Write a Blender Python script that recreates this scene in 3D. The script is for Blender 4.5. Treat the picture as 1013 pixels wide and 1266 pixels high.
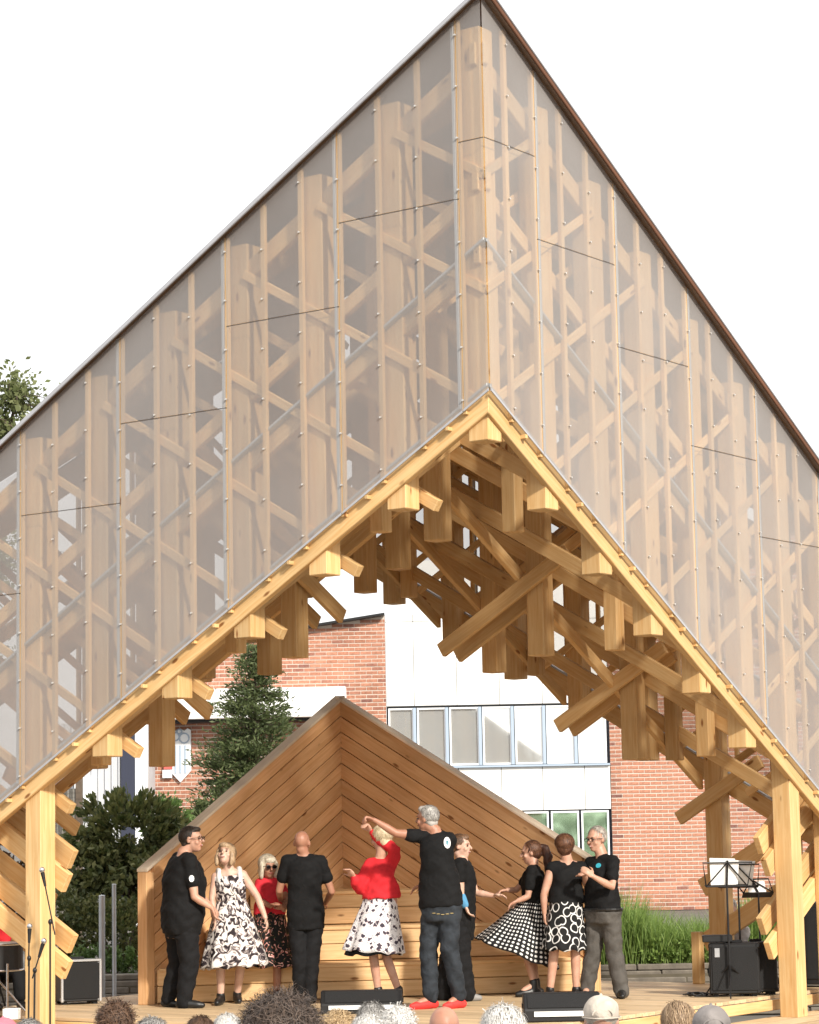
import bpy, bmesh, math, random
import numpy as np
from mathutils import Vector, Matrix, Quaternion
random.seed(7); np.random.seed(7)
for o in list(bpy.data.objects): bpy.data.objects.remove(o)
scene = bpy.context.scene
COL = scene.collection

# ------------------------------------------------------------------ camera
F, PITCH, ROLL, CAMH = 3044.8, 0.1304, 0.0191, 1.67
cam_d = bpy.data.cameras.new('camera'); cam = bpy.data.objects.new('camera', cam_d); COL.objects.link(cam)
cam_d.sensor_fit = 'HORIZONTAL'; cam_d.sensor_width = 36; cam_d.lens = 36*F/1013
cam_d.clip_start = 0.3; cam_d.clip_end = 3000
cam.matrix_world = Matrix.Translation((0, 0, CAMH)) @ Matrix.Rotation(math.pi/2+PITCH, 4, 'X') @ Matrix.Rotation(-ROLL, 4, 'Z')
scene.camera = cam
# ------------------------------------------------------------------ sky and sun
SUN_AZ, SUN_EL = math.radians(30), math.radians(31)       # to the right of and behind the camera
S = Vector((math.sin(SUN_AZ)*math.cos(SUN_EL), -math.cos(SUN_AZ)*math.cos(SUN_EL), math.sin(SUN_EL)))
world = bpy.data.worlds.new('World'); scene.world = world; world.use_nodes = True
nt = world.node_tree; nt.nodes.clear()
sky = nt.nodes.new('ShaderNodeTexSky'); sky.sky_type = 'NISHITA'; sky.sun_disc = False
sky.sun_elevation = SUN_EL; sky.sun_rotation = math.atan2(S.x, S.y)
sky.air_density = 1.0; sky.dust_density = 3.0
mixs = nt.nodes.new('ShaderNodeMix'); mixs.data_type = 'RGBA'; mixs.inputs[0].default_value = 0.86
mixs.inputs[7].default_value = (7.6, 7.5, 7.4, 1)          # even white high cloud over the whole sky
bgn = nt.nodes.new('ShaderNodeBackground'); bgn.inputs['Strength'].default_value = 0.135
won = nt.nodes.new('ShaderNodeOutputWorld')
nt.links.new(sky.outputs[0], mixs.inputs[6]); nt.links.new(mixs.outputs[2], bgn.inputs['Color']); nt.links.new(bgn.outputs[0], won.inputs[0])
sun_d = bpy.data.lights.new('sun', 'SUN'); sun_d.energy = 3.5; sun_d.angle = math.radians(4); sun_d.color = (1, .94, .84)
sun = bpy.data.objects.new('sun', sun_d); COL.objects.link(sun); sun.rotation_mode = 'QUATERNION'; sun.rotation_quaternion = S.to_track_quat('Z', 'Y')
sun.location = (10, -10, 20)
scene.view_settings.view_transform = 'Standard'; scene.view_settings.look = 'None'
scene.view_settings.exposure = 0.55; scene.view_settings.gamma = 1
scene.render.engine = 'CYCLES'
scene.cycles.max_bounces = 7; scene.cycles.transparent_max_bounces = 16; scene.cycles.diffuse_bounces = 4

# ------------------------------------------------------------------ pixel helpers (photo pixels, 1013 x 1266)
_c, _s, _cp, _sp = math.cos(ROLL), math.sin(ROLL), math.cos(PITCH), math.sin(PITCH)
def ray(px, py):
    u, v = px-506.5, 633-py
    a, b = (u*_c+v*_s)/F, (-u*_s+v*_c)/F
    return Vector((a, _cp-b*_sp, _sp+b*_cp))
def at(px, py, Y):
    d = ray(px, py); k = Y/d.y; return Vector((d.x*k, Y, CAMH+d.z*k))
def on(px, py, z=0.0):
    d = ray(px, py); k = (z-CAMH)/d.z; return Vector((d.x*k, d.y*k, z))
# pavilion grid: r runs along the right-hand facade, l along the left-hand one
TH, X0, Y0 = 0.6262, 0.6986, 20.5
DR = Vector((math.sin(TH), math.cos(TH), 0)); DL = Vector((-math.cos(TH), math.sin(TH), 0))
SL, ZT, ZB = 0.5763, 8.85, 5.3885
A = 0.8764; OF = 0.18; N = 8; T = N*A+2*OF
def G(r, l, z): return Vector((X0, Y0, z))+DR*r+DL*l
def gi(i): return i*A+OF

# ------------------------------------------------------------------ materials
MATS = {}
def newmat(name):
    m = bpy.data.materials.new(name); m.use_nodes = True; n = m.node_tree.nodes; n.clear()
    out = n.new('ShaderNodeOutputMaterial'); b = n.new('ShaderNodeBsdfPrincipled')
    m.node_tree.links.new(b.outputs[0], out.inputs[0]); MATS[name] = m
    return m, m.node_tree, b, out
def N_(t, kind, **kw):
    n = t.nodes.new(kind)
    for k, v in kw.items(): setattr(n, k, v)
    return n
def ramp(t, stops, interp='LINEAR'):
    n = t.nodes.new('ShaderNodeValToRGB'); cr = n.color_ramp; cr.interpolation = interp
    while len(cr.elements) > 1: cr.elements.remove(cr.elements[-1])
    cr.elements[0].position = stops[0][0]; cr.elements[0].color = (*stops[0][1], 1)
    for p, c in stops[1:]:
        e = cr.elements.new(p); e.color = (*c, 1)
    return n
def plain(name, col, rough=.7, metal=0, noise=0.0, nscale=8, bump=0, spec=.5):
    m, t, b, o = newmat(name)
    b.inputs['Roughness'].default_value = rough; b.inputs['Metallic'].default_value = metal
    b.inputs['Specular IOR Level'].default_value = spec
    if noise or bump:
        tc = N_(t, 'ShaderNodeTexCoord'); nz = N_(t, 'ShaderNodeTexNoise'); nz.inputs['Scale'].default_value = nscale; nz.inputs['Detail'].default_value = 6
        t.links.new(tc.outputs['Object'], nz.inputs['Vector'])
        r = ramp(t, [(.25, tuple(c*(1-noise) for c in col)), (.75, tuple(min(1, c*(1+noise)) for c in col))])
        t.links.new(nz.outputs['Fac'], r.inputs[0]); t.links.new(r.outputs[0], b.inputs['Base Color'])
        if bump:
            bp = N_(t, 'ShaderNodeBump'); bp.inputs['Strength'].default_value = bump; bp.inputs['Distance'].default_value = .02
            t.links.new(nz.outputs['Fac'], bp.inputs['Height']); t.links.new(bp.outputs[0], b.inputs['Normal'])
    else: b.inputs['Base Color'].default_value = (*col, 1)
    return m
def wood(name, light, dark, knots=True, rough=.62, var=.16):
    """sawn softwood, grain along the object's local X, tone drawn per object"""
    m, t, b, o = newmat(name); L = t.links.new
    tc = N_(t, 'ShaderNodeTexCoord'); oi = N_(t, 'ShaderNodeObjectInfo')
    add = N_(t, 'ShaderNodeVectorMath', operation='MULTIPLY_ADD'); add.inputs[1].default_value = (37, 19, 53)
    cmb = N_(t, 'ShaderNodeCombineXYZ')
    for i in range(3): L(oi.outputs['Random'], cmb.inputs[i])
    L(cmb.outputs[0], add.inputs[0]); L(tc.outputs['Object'], add.inputs[2])
    mp = N_(t, 'ShaderNodeMapping'); mp.inputs['Scale'].default_value = (.9, 16, 16); L(add.outputs[0], mp.inputs[0])
    n1 = N_(t, 'ShaderNodeTexNoise'); n1.inputs['Scale'].default_value = 2.2; n1.inputs['Detail'].default_value = 5; n1.inputs['Distortion'].default_value = .8; L(mp.outputs[0], n1.inputs['Vector'])
    r1 = ramp(t, [(.28, dark), (.62, light)]); L(n1.outputs['Fac'], r1.inputs[0])
    # broad tone drift
    n2 = N_(t, 'ShaderNodeTexNoise'); n2.inputs['Scale'].default_value = 1.3; n2.inputs['Detail'].default_value = 3; L(add.outputs[0], n2.inputs['Vector'])
    hsv = N_(t, 'ShaderNodeHueSaturation')
    mr = N_(t, 'ShaderNodeMapRange'); mr.inputs[3].default_value = 1-var; mr.inputs[4].default_value = 1+var; L(oi.outputs['Random'], mr.inputs[0])
    mr2 = N_(t, 'ShaderNodeMapRange'); mr2.inputs[1].default_value = .3; mr2.inputs[2].default_value = .7; mr2.inputs[3].default_value = .88; mr2.inputs[4].default_value = 1.1; L(n2.outputs['Fac'], mr2.inputs[0])
    mu = N_(t, 'ShaderNodeMath', operation='MULTIPLY'); L(mr.outputs[0], mu.inputs[0]); L(mr2.outputs[0], mu.inputs[1])
    L(mu.outputs[0], hsv.inputs['Value']); L(r1.outputs[0], hsv.inputs['Color'])
    last = hsv.outputs[0]
    if knots:
        mk = N_(t, 'ShaderNodeMapping'); mk.inputs['Scale'].default_value = (2.2, 6.5, 6.5); L(add.outputs[0], mk.inputs[0])
        v = N_(t, 'ShaderNodeTexVoronoi'); v.inputs['Scale'].default_value = 1.0; L(mk.outputs[0], v.inputs['Vector'])
        rk = ramp(t, [(.07, (1, 1, 1)), (.13, (0, 0, 0))]); L(v.outputs['Distance'], rk.inputs[0])
        mx = N_(t, 'ShaderNodeMix', data_type='RGBA'); L(rk.outputs[0], mx.inputs[0]); L(last, mx.inputs[6]); mx.inputs[7].default_value = (dark[0]*.42, dark[1]*.3, dark[2]*.22, 1)
        last = mx.outputs[2]
    L(last, b.inputs['Base Color']); b.inputs['Roughness'].default_value = rough; b.inputs['Specular IOR Level'].default_value = .3
    bp = N_(t, 'ShaderNodeBump'); bp.inputs['Strength'].default_value = .25; bp.inputs['Distance'].default_value = .004
    L(n1.outputs['Fac'], bp.inputs['Height']); L(bp.outputs[0], b.inputs['Normal'])
    return m
wood('timber', (.70, .47, .225), (.60, .345, .13))
wood('board_wood', (.75, .46, .235), (.63, .345, .15))
wood('bench_wood', (.72, .48, .25), (.60, .365, .165))
wood('floor_wood', (.58, .43, .26), (.46, .32, .18))
wood('cap_wood', (.88, .76, .60), (.80, .66, .49), knots=False)  # extra pale: light on the wall's top edge is put into the colour
wood('grey_wood', (.24, .225, .2), (.15, .14, .12))
wood('deck_wood', (.26, .19, .145), (.20, .14, .105), knots=False)
wood('fascia_wood', (.17, .075, .04), (.12, .05, .025), knots=False)
plain('flashing', (.50, .52, .53), .42, .6, .1, 5)
plain('zinc', (.46, .46, .48), .45, .35, .08, 3)
plain('screw', (.62, .60, .57), .4, .5)
plain('black_plastic', (.006, .006, .0065), .55, 0, .3, 30)
plain('black_metal', (.015, .015, .016), .4, .3)
plain('chrome', (.55, .55, .56), .25, .9)
plain('dark_grille', (.007, .007, .0075), .8, 0, .5, 160, .4)
plain('steel_pole', (.42, .43, .44), .45, .5, .1, 6)
plain('paper', (.82, .82, .80), .8)
plain('white_panel', (.82, .82, .80), .55, 0, .03, 1.2)
plain('blue_frame', (.36, .44, .54), .5)
plain('seam_grey', (.10, .085, .075), .6)
plain('white_frame', (.78, .80, .82), .5)
plain('mortar', (.58, .50, .43), .9, 0, .08, 9)
plain('soil', (.10, .085, .06), .95, 0, .3, 3, .5)
plain('ground', (.13, .12, .105), .95, 0, .18, 1.5, .3)
plain('lawn', (.09, .13, .04), .95, 0, .35, .8, .5)
plain('log_grey', (.15, .13, .105), .9, 0, .35, 7, .6)
plain('siding', (.50, .51, .53), .6, 0, .08, 2)
plain('dark_door', (.03, .035, .06), .4)
plain('bark', (.10, .075, .055), .95, 0, .35, 12, .6)
def brick_mat():
    m, t, b, o = newmat('brick'); L = t.links.new
    g = N_(t, 'ShaderNodeNewGeometry')
    r = ramp(t, [(0, (.33, .145, .09)), (.35, (.385, .17, .108)), (.7, (.43, .20, .13)), (.92, (.27, .115, .08)), (1, (.21, .095, .075))])
    L(g.outputs['Random Per Island'], r.inputs[0])
    tc = N_(t, 'ShaderNodeTexCoord'); nz = N_(t, 'ShaderNodeTexNoise'); nz.inputs['Scale'].default_value = 22; nz.inputs['Detail'].default_value = 4; L(tc.outputs['Object'], nz.inputs['Vector'])
    nb = N_(t, 'ShaderNodeTexNoise'); nb.inputs['Scale'].default_value = .5; nb.inputs['Detail'].default_value = 3; L(tc.outputs['Object'], nb.inputs['Vector'])
    h = N_(t, 'ShaderNodeHueSaturation'); L(r.outputs[0], h.inputs['Color'])
    ad = N_(t, 'ShaderNodeMath', operation='ADD'); L(nz.outputs['Fac'], ad.inputs[0]); L(nb.outputs['Fac'], ad.inputs[1]); L(ad.outputs[0], h.inputs['Value'])
    L(h.outputs[0], b.inputs['Base Color']); b.inputs['Roughness'].default_value = .9
brick_mat()
def mesh_mat():
    """fine perforated metal sheet: the holes are far below a pixel, so it veils what is behind it"""
    m, t, b, o = newmat('perforated_sheet'); L = t.links.new
    b.inputs['Base Color'].default_value = (.40, .375, .36, 1); b.inputs['Roughness'].default_value = .5; b.inputs['Metallic'].default_value = 0.0
    b.inputs['Specular IOR Level'].default_value = .5
    tr = N_(t, 'ShaderNodeBsdfTransparent'); mx = N_(t, 'ShaderNodeMixShader')
    tc = N_(t, 'ShaderNodeTexCoord'); nz = N_(t, 'ShaderNodeTexNoise'); nz.inputs['Scale'].default_value = .7; nz.inputs['Detail'].default_value = 4; L(tc.outputs['Object'], nz.inputs['Vector'])
    mr = N_(t, 'ShaderNodeMapRange'); mr.inputs[1].default_value = .3; mr.inputs[2].default_value = .7; mr.inputs[3].default_value = .47; mr.inputs[4].default_value = .59; L(nz.outputs['Fac'], mr.inputs[0])
    L(mr.outputs[0], mx.inputs[0]); L(tr.outputs[0], mx.inputs[1]); L(b.outputs[0], mx.inputs[2]); L(mx.outputs[0], o.inputs[0])
mesh_mat()
def glass_mat(name, tint, metal):
    """solar-coated facade glass: mirrors what stands opposite"""
    m, t, b, o = newmat(name)
    b.inputs['Base Color'].default_value = (*tint, 1); b.inputs['Roughness'].default_value = .03; b.inputs['Metallic'].default_value = metal; b.inputs['Specular IOR Level'].default_value = .8
glass_mat('pane_upper', (.80, .82, .80), .75); glass_mat('pane_lower', (.46, .64, .44), .8)  # green of reflected plants is partly put into the lower panes' tint
def leaf_mat(name, a, b_, tr=.25):
    m, t, b, o = newmat(name); L = t.links.new
    g = N_(t, 'ShaderNodeNewGeometry'); r = ramp(t, [(0, a), (1, b_)]); L(g.outputs['Random Per Island'], r.inputs[0])
    L(r.outputs[0], b.inputs['Base Color']); b.inputs['Roughness'].default_value = .6
    tl = N_(t, 'ShaderNodeBsdfTranslucent'); L(r.outputs[0], tl.inputs[0]); mx = N_(t, 'ShaderNodeMixShader'); mx.inputs[0].default_value = tr
    L(b.outputs[0], mx.inputs[1]); L(tl.outputs[0], mx.inputs[2]); L(mx.outputs[0], o.inputs[0])
leaf_mat('leaf_green', (.05, .10, .02), (.13, .20, .05)); leaf_mat('leaf_dark', (.05, .075, .02), (.19, .19, .065), .35)
leaf_mat('needle', (.055, .08, .028), (.14, .17, .065), .35); leaf_mat('leaf_pale', (.11, .14, .045), (.21, .23, .10), .4)
leaf_mat('grass_blade', (.11, .19, .035), (.26, .36, .09), .4); leaf_mat('leaf_rust', (.05, .05, .02), (.22, .10, .05))

# ------------------------------------------------------------------ object helpers
def link(name, me, mat=None, parent=None, loc=None):
    o = bpy.data.objects.new(name, me); COL.objects.link(o)
    if mat and len(me.materials) == 0: me.materials.append(MATS[mat])
    if parent is not None: o.parent = parent
    if loc is not None: o.location = loc
    return o
def tag(o, label=None, cat=None, group=None, kind=None):
    for k, v in (('label', label), ('category', cat), ('group', group), ('kind', kind)):
        if v: o[k] = v
    return o
def empty(name, loc=(0, 0, 0), label=None, cat=None, group=None, kind=None):
    o = bpy.data.objects.new(name, None); COL.objects.link(o); o.location = loc; o.empty_display_size = .2
    return tag(o, label, cat, group, kind)
def pydata(name, v, f, smooth=False):
    me = bpy.data.meshes.new(name); me.from_pydata([tuple(p) for p in v], [], f); me.update()
    if smooth: me.polygons.foreach_set('use_smooth', [True]*len(me.polygons))
    return me
def fix_normals(me):
    bm = bmesh.new(); bm.from_mesh(me); bmesh.ops.recalc_face_normals(bm, faces=bm.faces); bm.to_mesh(me); bm.free(); return me
_bc = {}
def box_mesh(x, y, z, bev=.006, shear=0.0):
    key = (round(x, 3), round(y, 3), round(z, 3), round(bev, 4), round(shear, 3))
    if key in _bc: return _bc[key]
    bm = bmesh.new(); bmesh.ops.create_cube(bm, size=1)
    for v in bm.verts: v.co = Vector((v.co.x*x, v.co.y*y, v.co.z*z))
    if bev: bmesh.ops.bevel(bm, geom=list(bm.edges), offset=min(bev, .3*min(x, y, z)), segments=1, affect='EDGES')
    if shear:
        for v in bm.verts: v.co.x += v.co.z*shear
    me = bpy.data.meshes.new('box'); bm.to_mesh(me); bm.free(); _bc[key] = me; return me
def frame_from(x, up=Vector((0, 0, 1))):
    x = x.normalized(); y = up.cross(x)
    if y.length < 1e-4: y = Vector((0, 1, 0))
    y.normalize(); z = x.cross(y); return Matrix((x, y, z)).transposed()
def place(name, me, mat, parent, pos, R, pinv=None):
    o = link(name, me, None, parent)
    if len(me.materials) == 0: me.materials.append(MATS[mat])
    elif me.materials[0] != MATS[mat]:
        o.data = me.copy(); o.data.materials[0] = MATS[mat]
    M = Matrix.Translation(pos) @ R.to_4x4()
    if parent is not None: M = (pinv if pinv is not None else wm(parent).inverted()) @ M
    o.matrix_local = M
    return o
def wm(o):
    M = o.matrix_basis.copy()
    while o.parent: o = o.parent; M = o.matrix_basis @ M
    return M
def beam(name, p0, p1, w, h, mat, parent, plumb=False, up=Vector((0, 0, 1)), bev=.006):
    d = p1-p0; L = d.length; R = frame_from(d, up)
    sh = 0.0
    if plumb:
        al = math.asin(max(-1, min(1, d.z/L))); sh = math.tan(al)
    return place(name, box_mesh(L, w, h, bev, sh), mat, parent, (p0+p1)/2, R)
def post(name, base, top, w, mat, parent, rot=None, bev=.008):
    """square post, grain along its length, sides parallel to the grid"""
    d = top-base; R = Matrix((Vector((0, 0, 1)), (rot or DR), Vector((0, 0, 1)).cross(rot or DR))).transposed()
    return place(name, box_mesh(d.length, w, w, bev), mat, parent, (base+top)/2, R)
def wbox(name, c, size, mat, parent=None, rz=0, bev=.006, R=None):
    return place(name, box_mesh(*size, bev), mat, parent, Vector(c), R or Matrix.Rotation(rz, 3, 'Z'))
def prism(name, poly, u, n, thick, mat, parent, origin):
    """polygon given in (u, z) coordinates, extruded by thick along -n; local X follows the board"""
    v = []; k = len(poly)
    for d in (0, -thick):
        for a, b in poly: v.append(origin+u*a+Vector((0, 0, b))+n*d)
    f = [tuple(range(k)), tuple(range(2*k-1, k-1, -1))]+[(i, k+i, k+(i+1) % k, (i+1) % k) for i in range(k)]
    return v, f
def tube(pts, r, seg=8, cap=True):
    """tube mesh data along a polyline, r may be a list"""
    pts = [Vector(p) for p in pts]; n = len(pts); rs = r if isinstance(r, (list, tuple)) else [r]*n
    v, f = [], []; prev = None
    for i, p in enumerate(pts):
        t = (pts[min(i+1, n-1)]-pts[max(i-1, 0)]).normalized()
        if prev is None:
            a = Vector((0, 0, 1)) if abs(t.z) < .9 else Vector((1, 0, 0)); x = t.cross(a).normalized()
        else: x = (prev-t*prev.dot(t)).normalized()
        prev = x; y = t.cross(x)
        for k in range(seg):
            q = 2*math.pi*k/seg; v.append(p+(x*math.cos(q)+y*math.sin(q))*rs[i])
    for i in range(n-1):
        for k in range(seg): f.append((i*seg+k, i*seg+(k+1) % seg, (i+1)*seg+(k+1) % seg, (i+1)*seg+k))
    if cap: f.append(tuple(range(seg-1, -1, -1))); f.append(tuple(range((n-1)*seg, n*seg)))
    return v, f
class MB:
    def __init__(s): s.v = []; s.f = []
    def add(s, v, f):
        b = len(s.v); s.v += [Vector(p) for p in v]; s.f += [tuple(b+i for i in q) for q in f]; return s
    def box(s, c, sz, R=None):
        c = Vector(c); P = []
        for dx in (-.5, .5):
            for dy in (-.5, .5):
                for dz in (-.5, .5):
                    q = Vector((dx*sz[0], dy*sz[1], dz*sz[2])); P.append(c+(R @ q if R else q))
        return s.add(P, [(0, 1, 3, 2), (4, 6, 7, 5), (0, 4, 5, 1), (2, 3, 7, 6), (0, 2, 6, 4), (1, 5, 7, 3)])
    def tube(s, pts, r, seg=8): return s.add(*tube(pts, r, seg))
    def build(s, name, mat, parent=None, smooth=False, fix=True):
        off = wm(parent).inverted() if parent is not None else Matrix()
        me = pydata(name, [off @ p for p in s.v], s.f, smooth)
        if fix: fix_normals(me)
        return link(name, me, mat, parent)
# ================================================================== ground
def terrain():
    """one sheet: a gentle slope from the camera down to the stage, level round it, rising behind; reaches the horizon"""
    xs = [-900, -300, -120, -60, -40, -30, -20]+[x*2.0 for x in range(-9, 10)]+[20, 30, 40, 60, 120, 300, 900]
    ys = [-300, -60, -20, -8, -2, 2, 5, 8, 11, 14, 17, 20, 24, 28, 31.0, 32.0, 34, 38, 44, 52, 60, 70, 100, 200, 500, 2000]
    def h(x, y):
        if y < 4: return 0.0
        if y < 17: return -.62*(y-4)/13
        if y < 31.5: return -.62
        if y < 33: return -.62+.3*(y-31.5)/1.5
        return -.32
    v = [(x, y, h(x, y)) for y in ys for x in xs]; n = len(xs)
    f = [(j*n+i, j*n+i+1, (j+1)*n+i+1, (j+1)*n+i) for j in range(len(ys)-1) for i in range(n-1)]
    return tag(link('ground', pydata('ground', v, f), 'ground'), kind='structure')
terrain()

# ================================================================== stage
SE = .42                                                   # stage edge lies just inside the front posts
stage = empty('stage', G(0, 0, 0), 'pale plank stage floor with a lower step under the timber pavilion', 'stage')
Rl = frame_from(DL)
bw = .118; nb = int((T-.3-SE)/bw)
for k in range(nb):
    r0 = SE+k*bw
    place('floor_board', box_mesh(T-.3-SE, bw-.006, .034, .003), 'floor_wood', stage, G(r0+bw/2, (SE+T-.3)/2, -.017+.0008*((k*7) % 3)), Rl)
for k in range(2):                                          # fascia boards of the upper deck
    beam('fascia_board', G(SE-.016, SE-.03, -.09), G(SE-.016, T-.3, -.09), .03, .105, 'timber', stage)
    beam('fascia_board', G(SE+.0, SE-.016, -.09), G(T-.3, SE-.016, -.09), .03, .105, 'timber', stage)
    break
nb = 9
for k in range(nb):                                         # the lower step runs round the two front sides
    q = SE-.04-.12*(k+1)
    beam('step_board', G(q+.06, q+.0, -.217), G(q+.06, T, -.217), .114, .034, 'floor_wood', stage, bev=.003)
    beam('step_board', G(q+.119, q+.06, -.2168), G(T, q+.06, -.2168), .114, .034, 'floor_wood', stage, bev=.003)
q = SE-.04-.12*nb
beam('step_fascia', G(q-.01, q, -.40), G(q-.01, T, -.40), .03, .32, 'timber', stage)
beam('step_fascia', G(q+.01, q-.01, -.40), G(T, q-.01, -.40), .03, .32, 'timber', stage)

# ================================================================== pavilion
pav = empty('timber_pavilion', G(0, 0, -.2), 'tall timber lattice pavilion clad in fine perforated sheet with a pitched roof', 'pavilion')
def zlow(r, l): return ZB-SL*abs(r-l)
PZ = Vector((0, 0, 1))
def ztop(r, l): return ZT-.16-SL*(abs(r-l)+.13)
# --- posts
for i in range(N+1):
    for j in range(N+1):
        r, l = gi(i), gi(j); edge = i in (0, N) or j in (0, N)
        if edge: w, b = .205, zlow(r, l)-.41
        elif (i in (1, N-1) and j % 2 == 0) or (j in (1, N-1) and i % 2 == 0): w, b = .15, zlow(r, l)-.45
        elif i % 2 == 0 and j % 2 == 0: w, b = .198, zlow(r, l)-.96
        else: continue
        if w == .15: r -= .012; l += .012
        if edge and abs(i-j) >= 6: b = -.205 if (i == 0 or j == 0) else .001
        elif b < 2.2 and abs(i-j) >= 6: continue
        post('post', G(r, l, b), G(r, l, ztop(r, l)), w, 'timber', pav)
# --- chords parallel to the roof in every frame, and counter braces
def member(kind, R_, u0, z0, u1, z1, w, h, along, off=0.0, plumb=True, mat='timber'):
    """member in the frame R_ (metres), from u0 to u1; along = 'l' or 'r'"""
    if along == 'l': p0, p1 = G(R_+off, u0, z0), G(R_+off, u1, z1)
    else: p0, p1 = G(u0, R_+off, z0), G(u1, R_+off, z1)
    return beam(kind, p0, p1, w, h, mat, pav, plumb)
def chord(R_, lev, w, h, along, off=0.0, kind='rafter', lo=.02, hi=None, mat='timber'):
    hi = T-.02 if hi is None else hi
    for a0, a1 in ((lo, R_), (R_, hi)):
        if abs(a1-a0) < .25: continue
        member(kind, R_, a0, zlow(R_, a0)+lev, a1, zlow(R_, a1)+lev, w, h, along, off, True, mat)
for along in ('l', 'r'):
    dz = 0.0 if along == 'l' else -.013
    for i in range(N+1):
        R_ = gi(i)
        if i in (0, N):
            s = -1 if i == 0 else 1
            RF = OF-.10 if i == 0 else T-OF+.10             # outer chords, proud of the posts
            for lev, hh in ((-.035, .2), (1.25, .15), (1.88, .13), (3.02, .17)):
                lo_, hi_ = (.046, T-.046)
                RF = (OF-.10 if i == 0 else T-OF+.10) if lev < 0 else (OF-.045 if i == 0 else T-OF+.045)
                for a0, a1 in (((lo_, hi_),)):
                    if i == 0: member('rafter', RF, a0, ZB-SL*a0+lev+dz, a1, ZB-SL*a1+lev+dz, .07, hh, along)
                    else: member('rafter', RF, a0, ZB-SL*(T-a0)+lev+dz, a1, ZB-SL*(T-a1)+lev+dz, .07, hh, along)
            RF = OF-.10 if i == 0 else T-OF+.10
            for lev in (.085, 1.35):                        # folded metal strips on two of the chords
                if i == 0: member('flashing_strip', RF-.012, lo_, ZB-SL*lo_+lev+dz, hi_, ZB-SL*hi_+lev+dz, .085, .028, along, mat='flashing')
                else: member('flashing_strip', RF+.012, lo_, ZB-SL*(T-lo_)+lev+dz, hi_, ZB-SL*(T-hi_)+lev+dz, .085, .028, along, mat='flashing')
            # counter braces of the facade lattice
            RB = OF+.125*(-s) if i == 0 else T-OF-.125
            RB = OF+.128 if i == 0 else T-OF-.128
            for k in [q_*.5 for q_ in range(-6, 2*N+1)]:
                # height above the lower edge grows 2*SL per metre away from the apex
                base = gi(k)
                d0 = max(base, .06); d1 = min(base+2.95/(2*SL), T-.06)
                if d1-d0 < .4: continue
                zz = lambda d: ZB-SL*base+SL*(d-base)+.05
                RB2 = (.064 if i == 0 else T-.064) if k == int(k) else RB
                if i == 0: member('brace', RB2, d0, zz(d0), d1, zz(d1), .028, .085, along, plumb=False)
                else: member('brace', RB2, T-d0, zz(d0), T-d1, zz(d1), .028, .085, along, plumb=False)
            # heavy braces between the posts that reach the ground
            for zc, of2 in (((1.40, .0683), (1.62, .1045), (.58, .0683), (.82, .1045)) if i == 0 else ((1.15, 0), (.55, 0))):
                d0, d1 = gi(6)-.22, T+.02
                f = lambda d: zc+SL*(d-gi(6))
                RR = (OF if i == 0 else T-OF)+of2*2.05*(-s if i else 1)
                if i == 0: member('brace', RR, d0, f(d0), d1, f(d1), .07, .2, along, plumb=False)
                else: member('brace', RR, T-d0, f(d0), T-d1, f(d1), .07, .2, along, plumb=False)
        else:
            # main rafters fall with the roof on their own half; the crossing ones are fewer
            main = ((-.04-.09*(i % 2), .145), (1.2, .15), (2.9, .17)); cross = ((-.24, .12), (1.45, .14))
            for (a0, a1), lv in ((((.3, R_), main), ((R_, T-.3), cross if i % 2 == 0 else ()))):
                if abs(a1-a0) < .35: continue
                for lev, hh in lv:
                    of_ = .132 if i % 2 == 0 else 0
                    member('rafter', R_, a0, zlow(R_, a0)+lev+dz, a1, zlow(R_, a1)+lev+dz, .062, hh, along, of_)
            # upper counter braces
            if i % 2 == 0:
                for k in range(0, N+1, 2):
                    base = gi(k)
                    for sgn in (-1, 1):
                        if (sgn > 0) != (base >= R_): continue
                        d1 = base+sgn*2.2; d1 = max(.3, min(T-.3, d1))
                        if abs(d1-base) < .5: continue
                        member('brace', R_, base, zlow(R_, base)+.0, d1, zlow(R_, base)+SL*abs(d1-base), .045, .12, along, .185 if along == 'l' else -.185, plumb=False)
# --- paired scissor braces that hang below the vault
for along in ('l', 'r'):
    for i, u, ra, rb, dz in ((4, 2, .52, 1.25, -.22), (6, 2, .58, .95, -.10), (8, 2, .75, .45, -.34)):
        R_, un = gi(i), gi(u)
        for off in (-.185, .185):
            ex = .1 if off > 0 else 0
            if along == 'r': rb = min(rb, .62)
            u0, u1 = un-ra*A+ex, un+rb*A+ex*.6
            z = lambda uu: zlow(R_, un)+dz-SL*(uu-un)
            if i == 8 and off > 0: continue
            member('brace', R_, u0, z(u0), u1, z(u1), .06, .15, along, off+(.0 if along == 'l' else .004), plumb=False)
# short stubs that show beside the facade blocks
for along in ('l',):
    for k in range(1, 7):
        un = gi(k); c = zlow(0.18, un)-.33
        if along == 'l': p0, p1 = G(.24, un-.26, c-.05), G(.24, un+.2, c+.22)
        else: p0, p1 = G(un-.26, .24, c-.05), G(un+.2, .24, c+.22)
        d = (p1-p0)
        beam('rafter_end', p0+(DR if along == 'l' else DL)*.1, p1+(DR if along == 'l' else DL)*.1, .085, .11, 'timber', pav)
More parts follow.
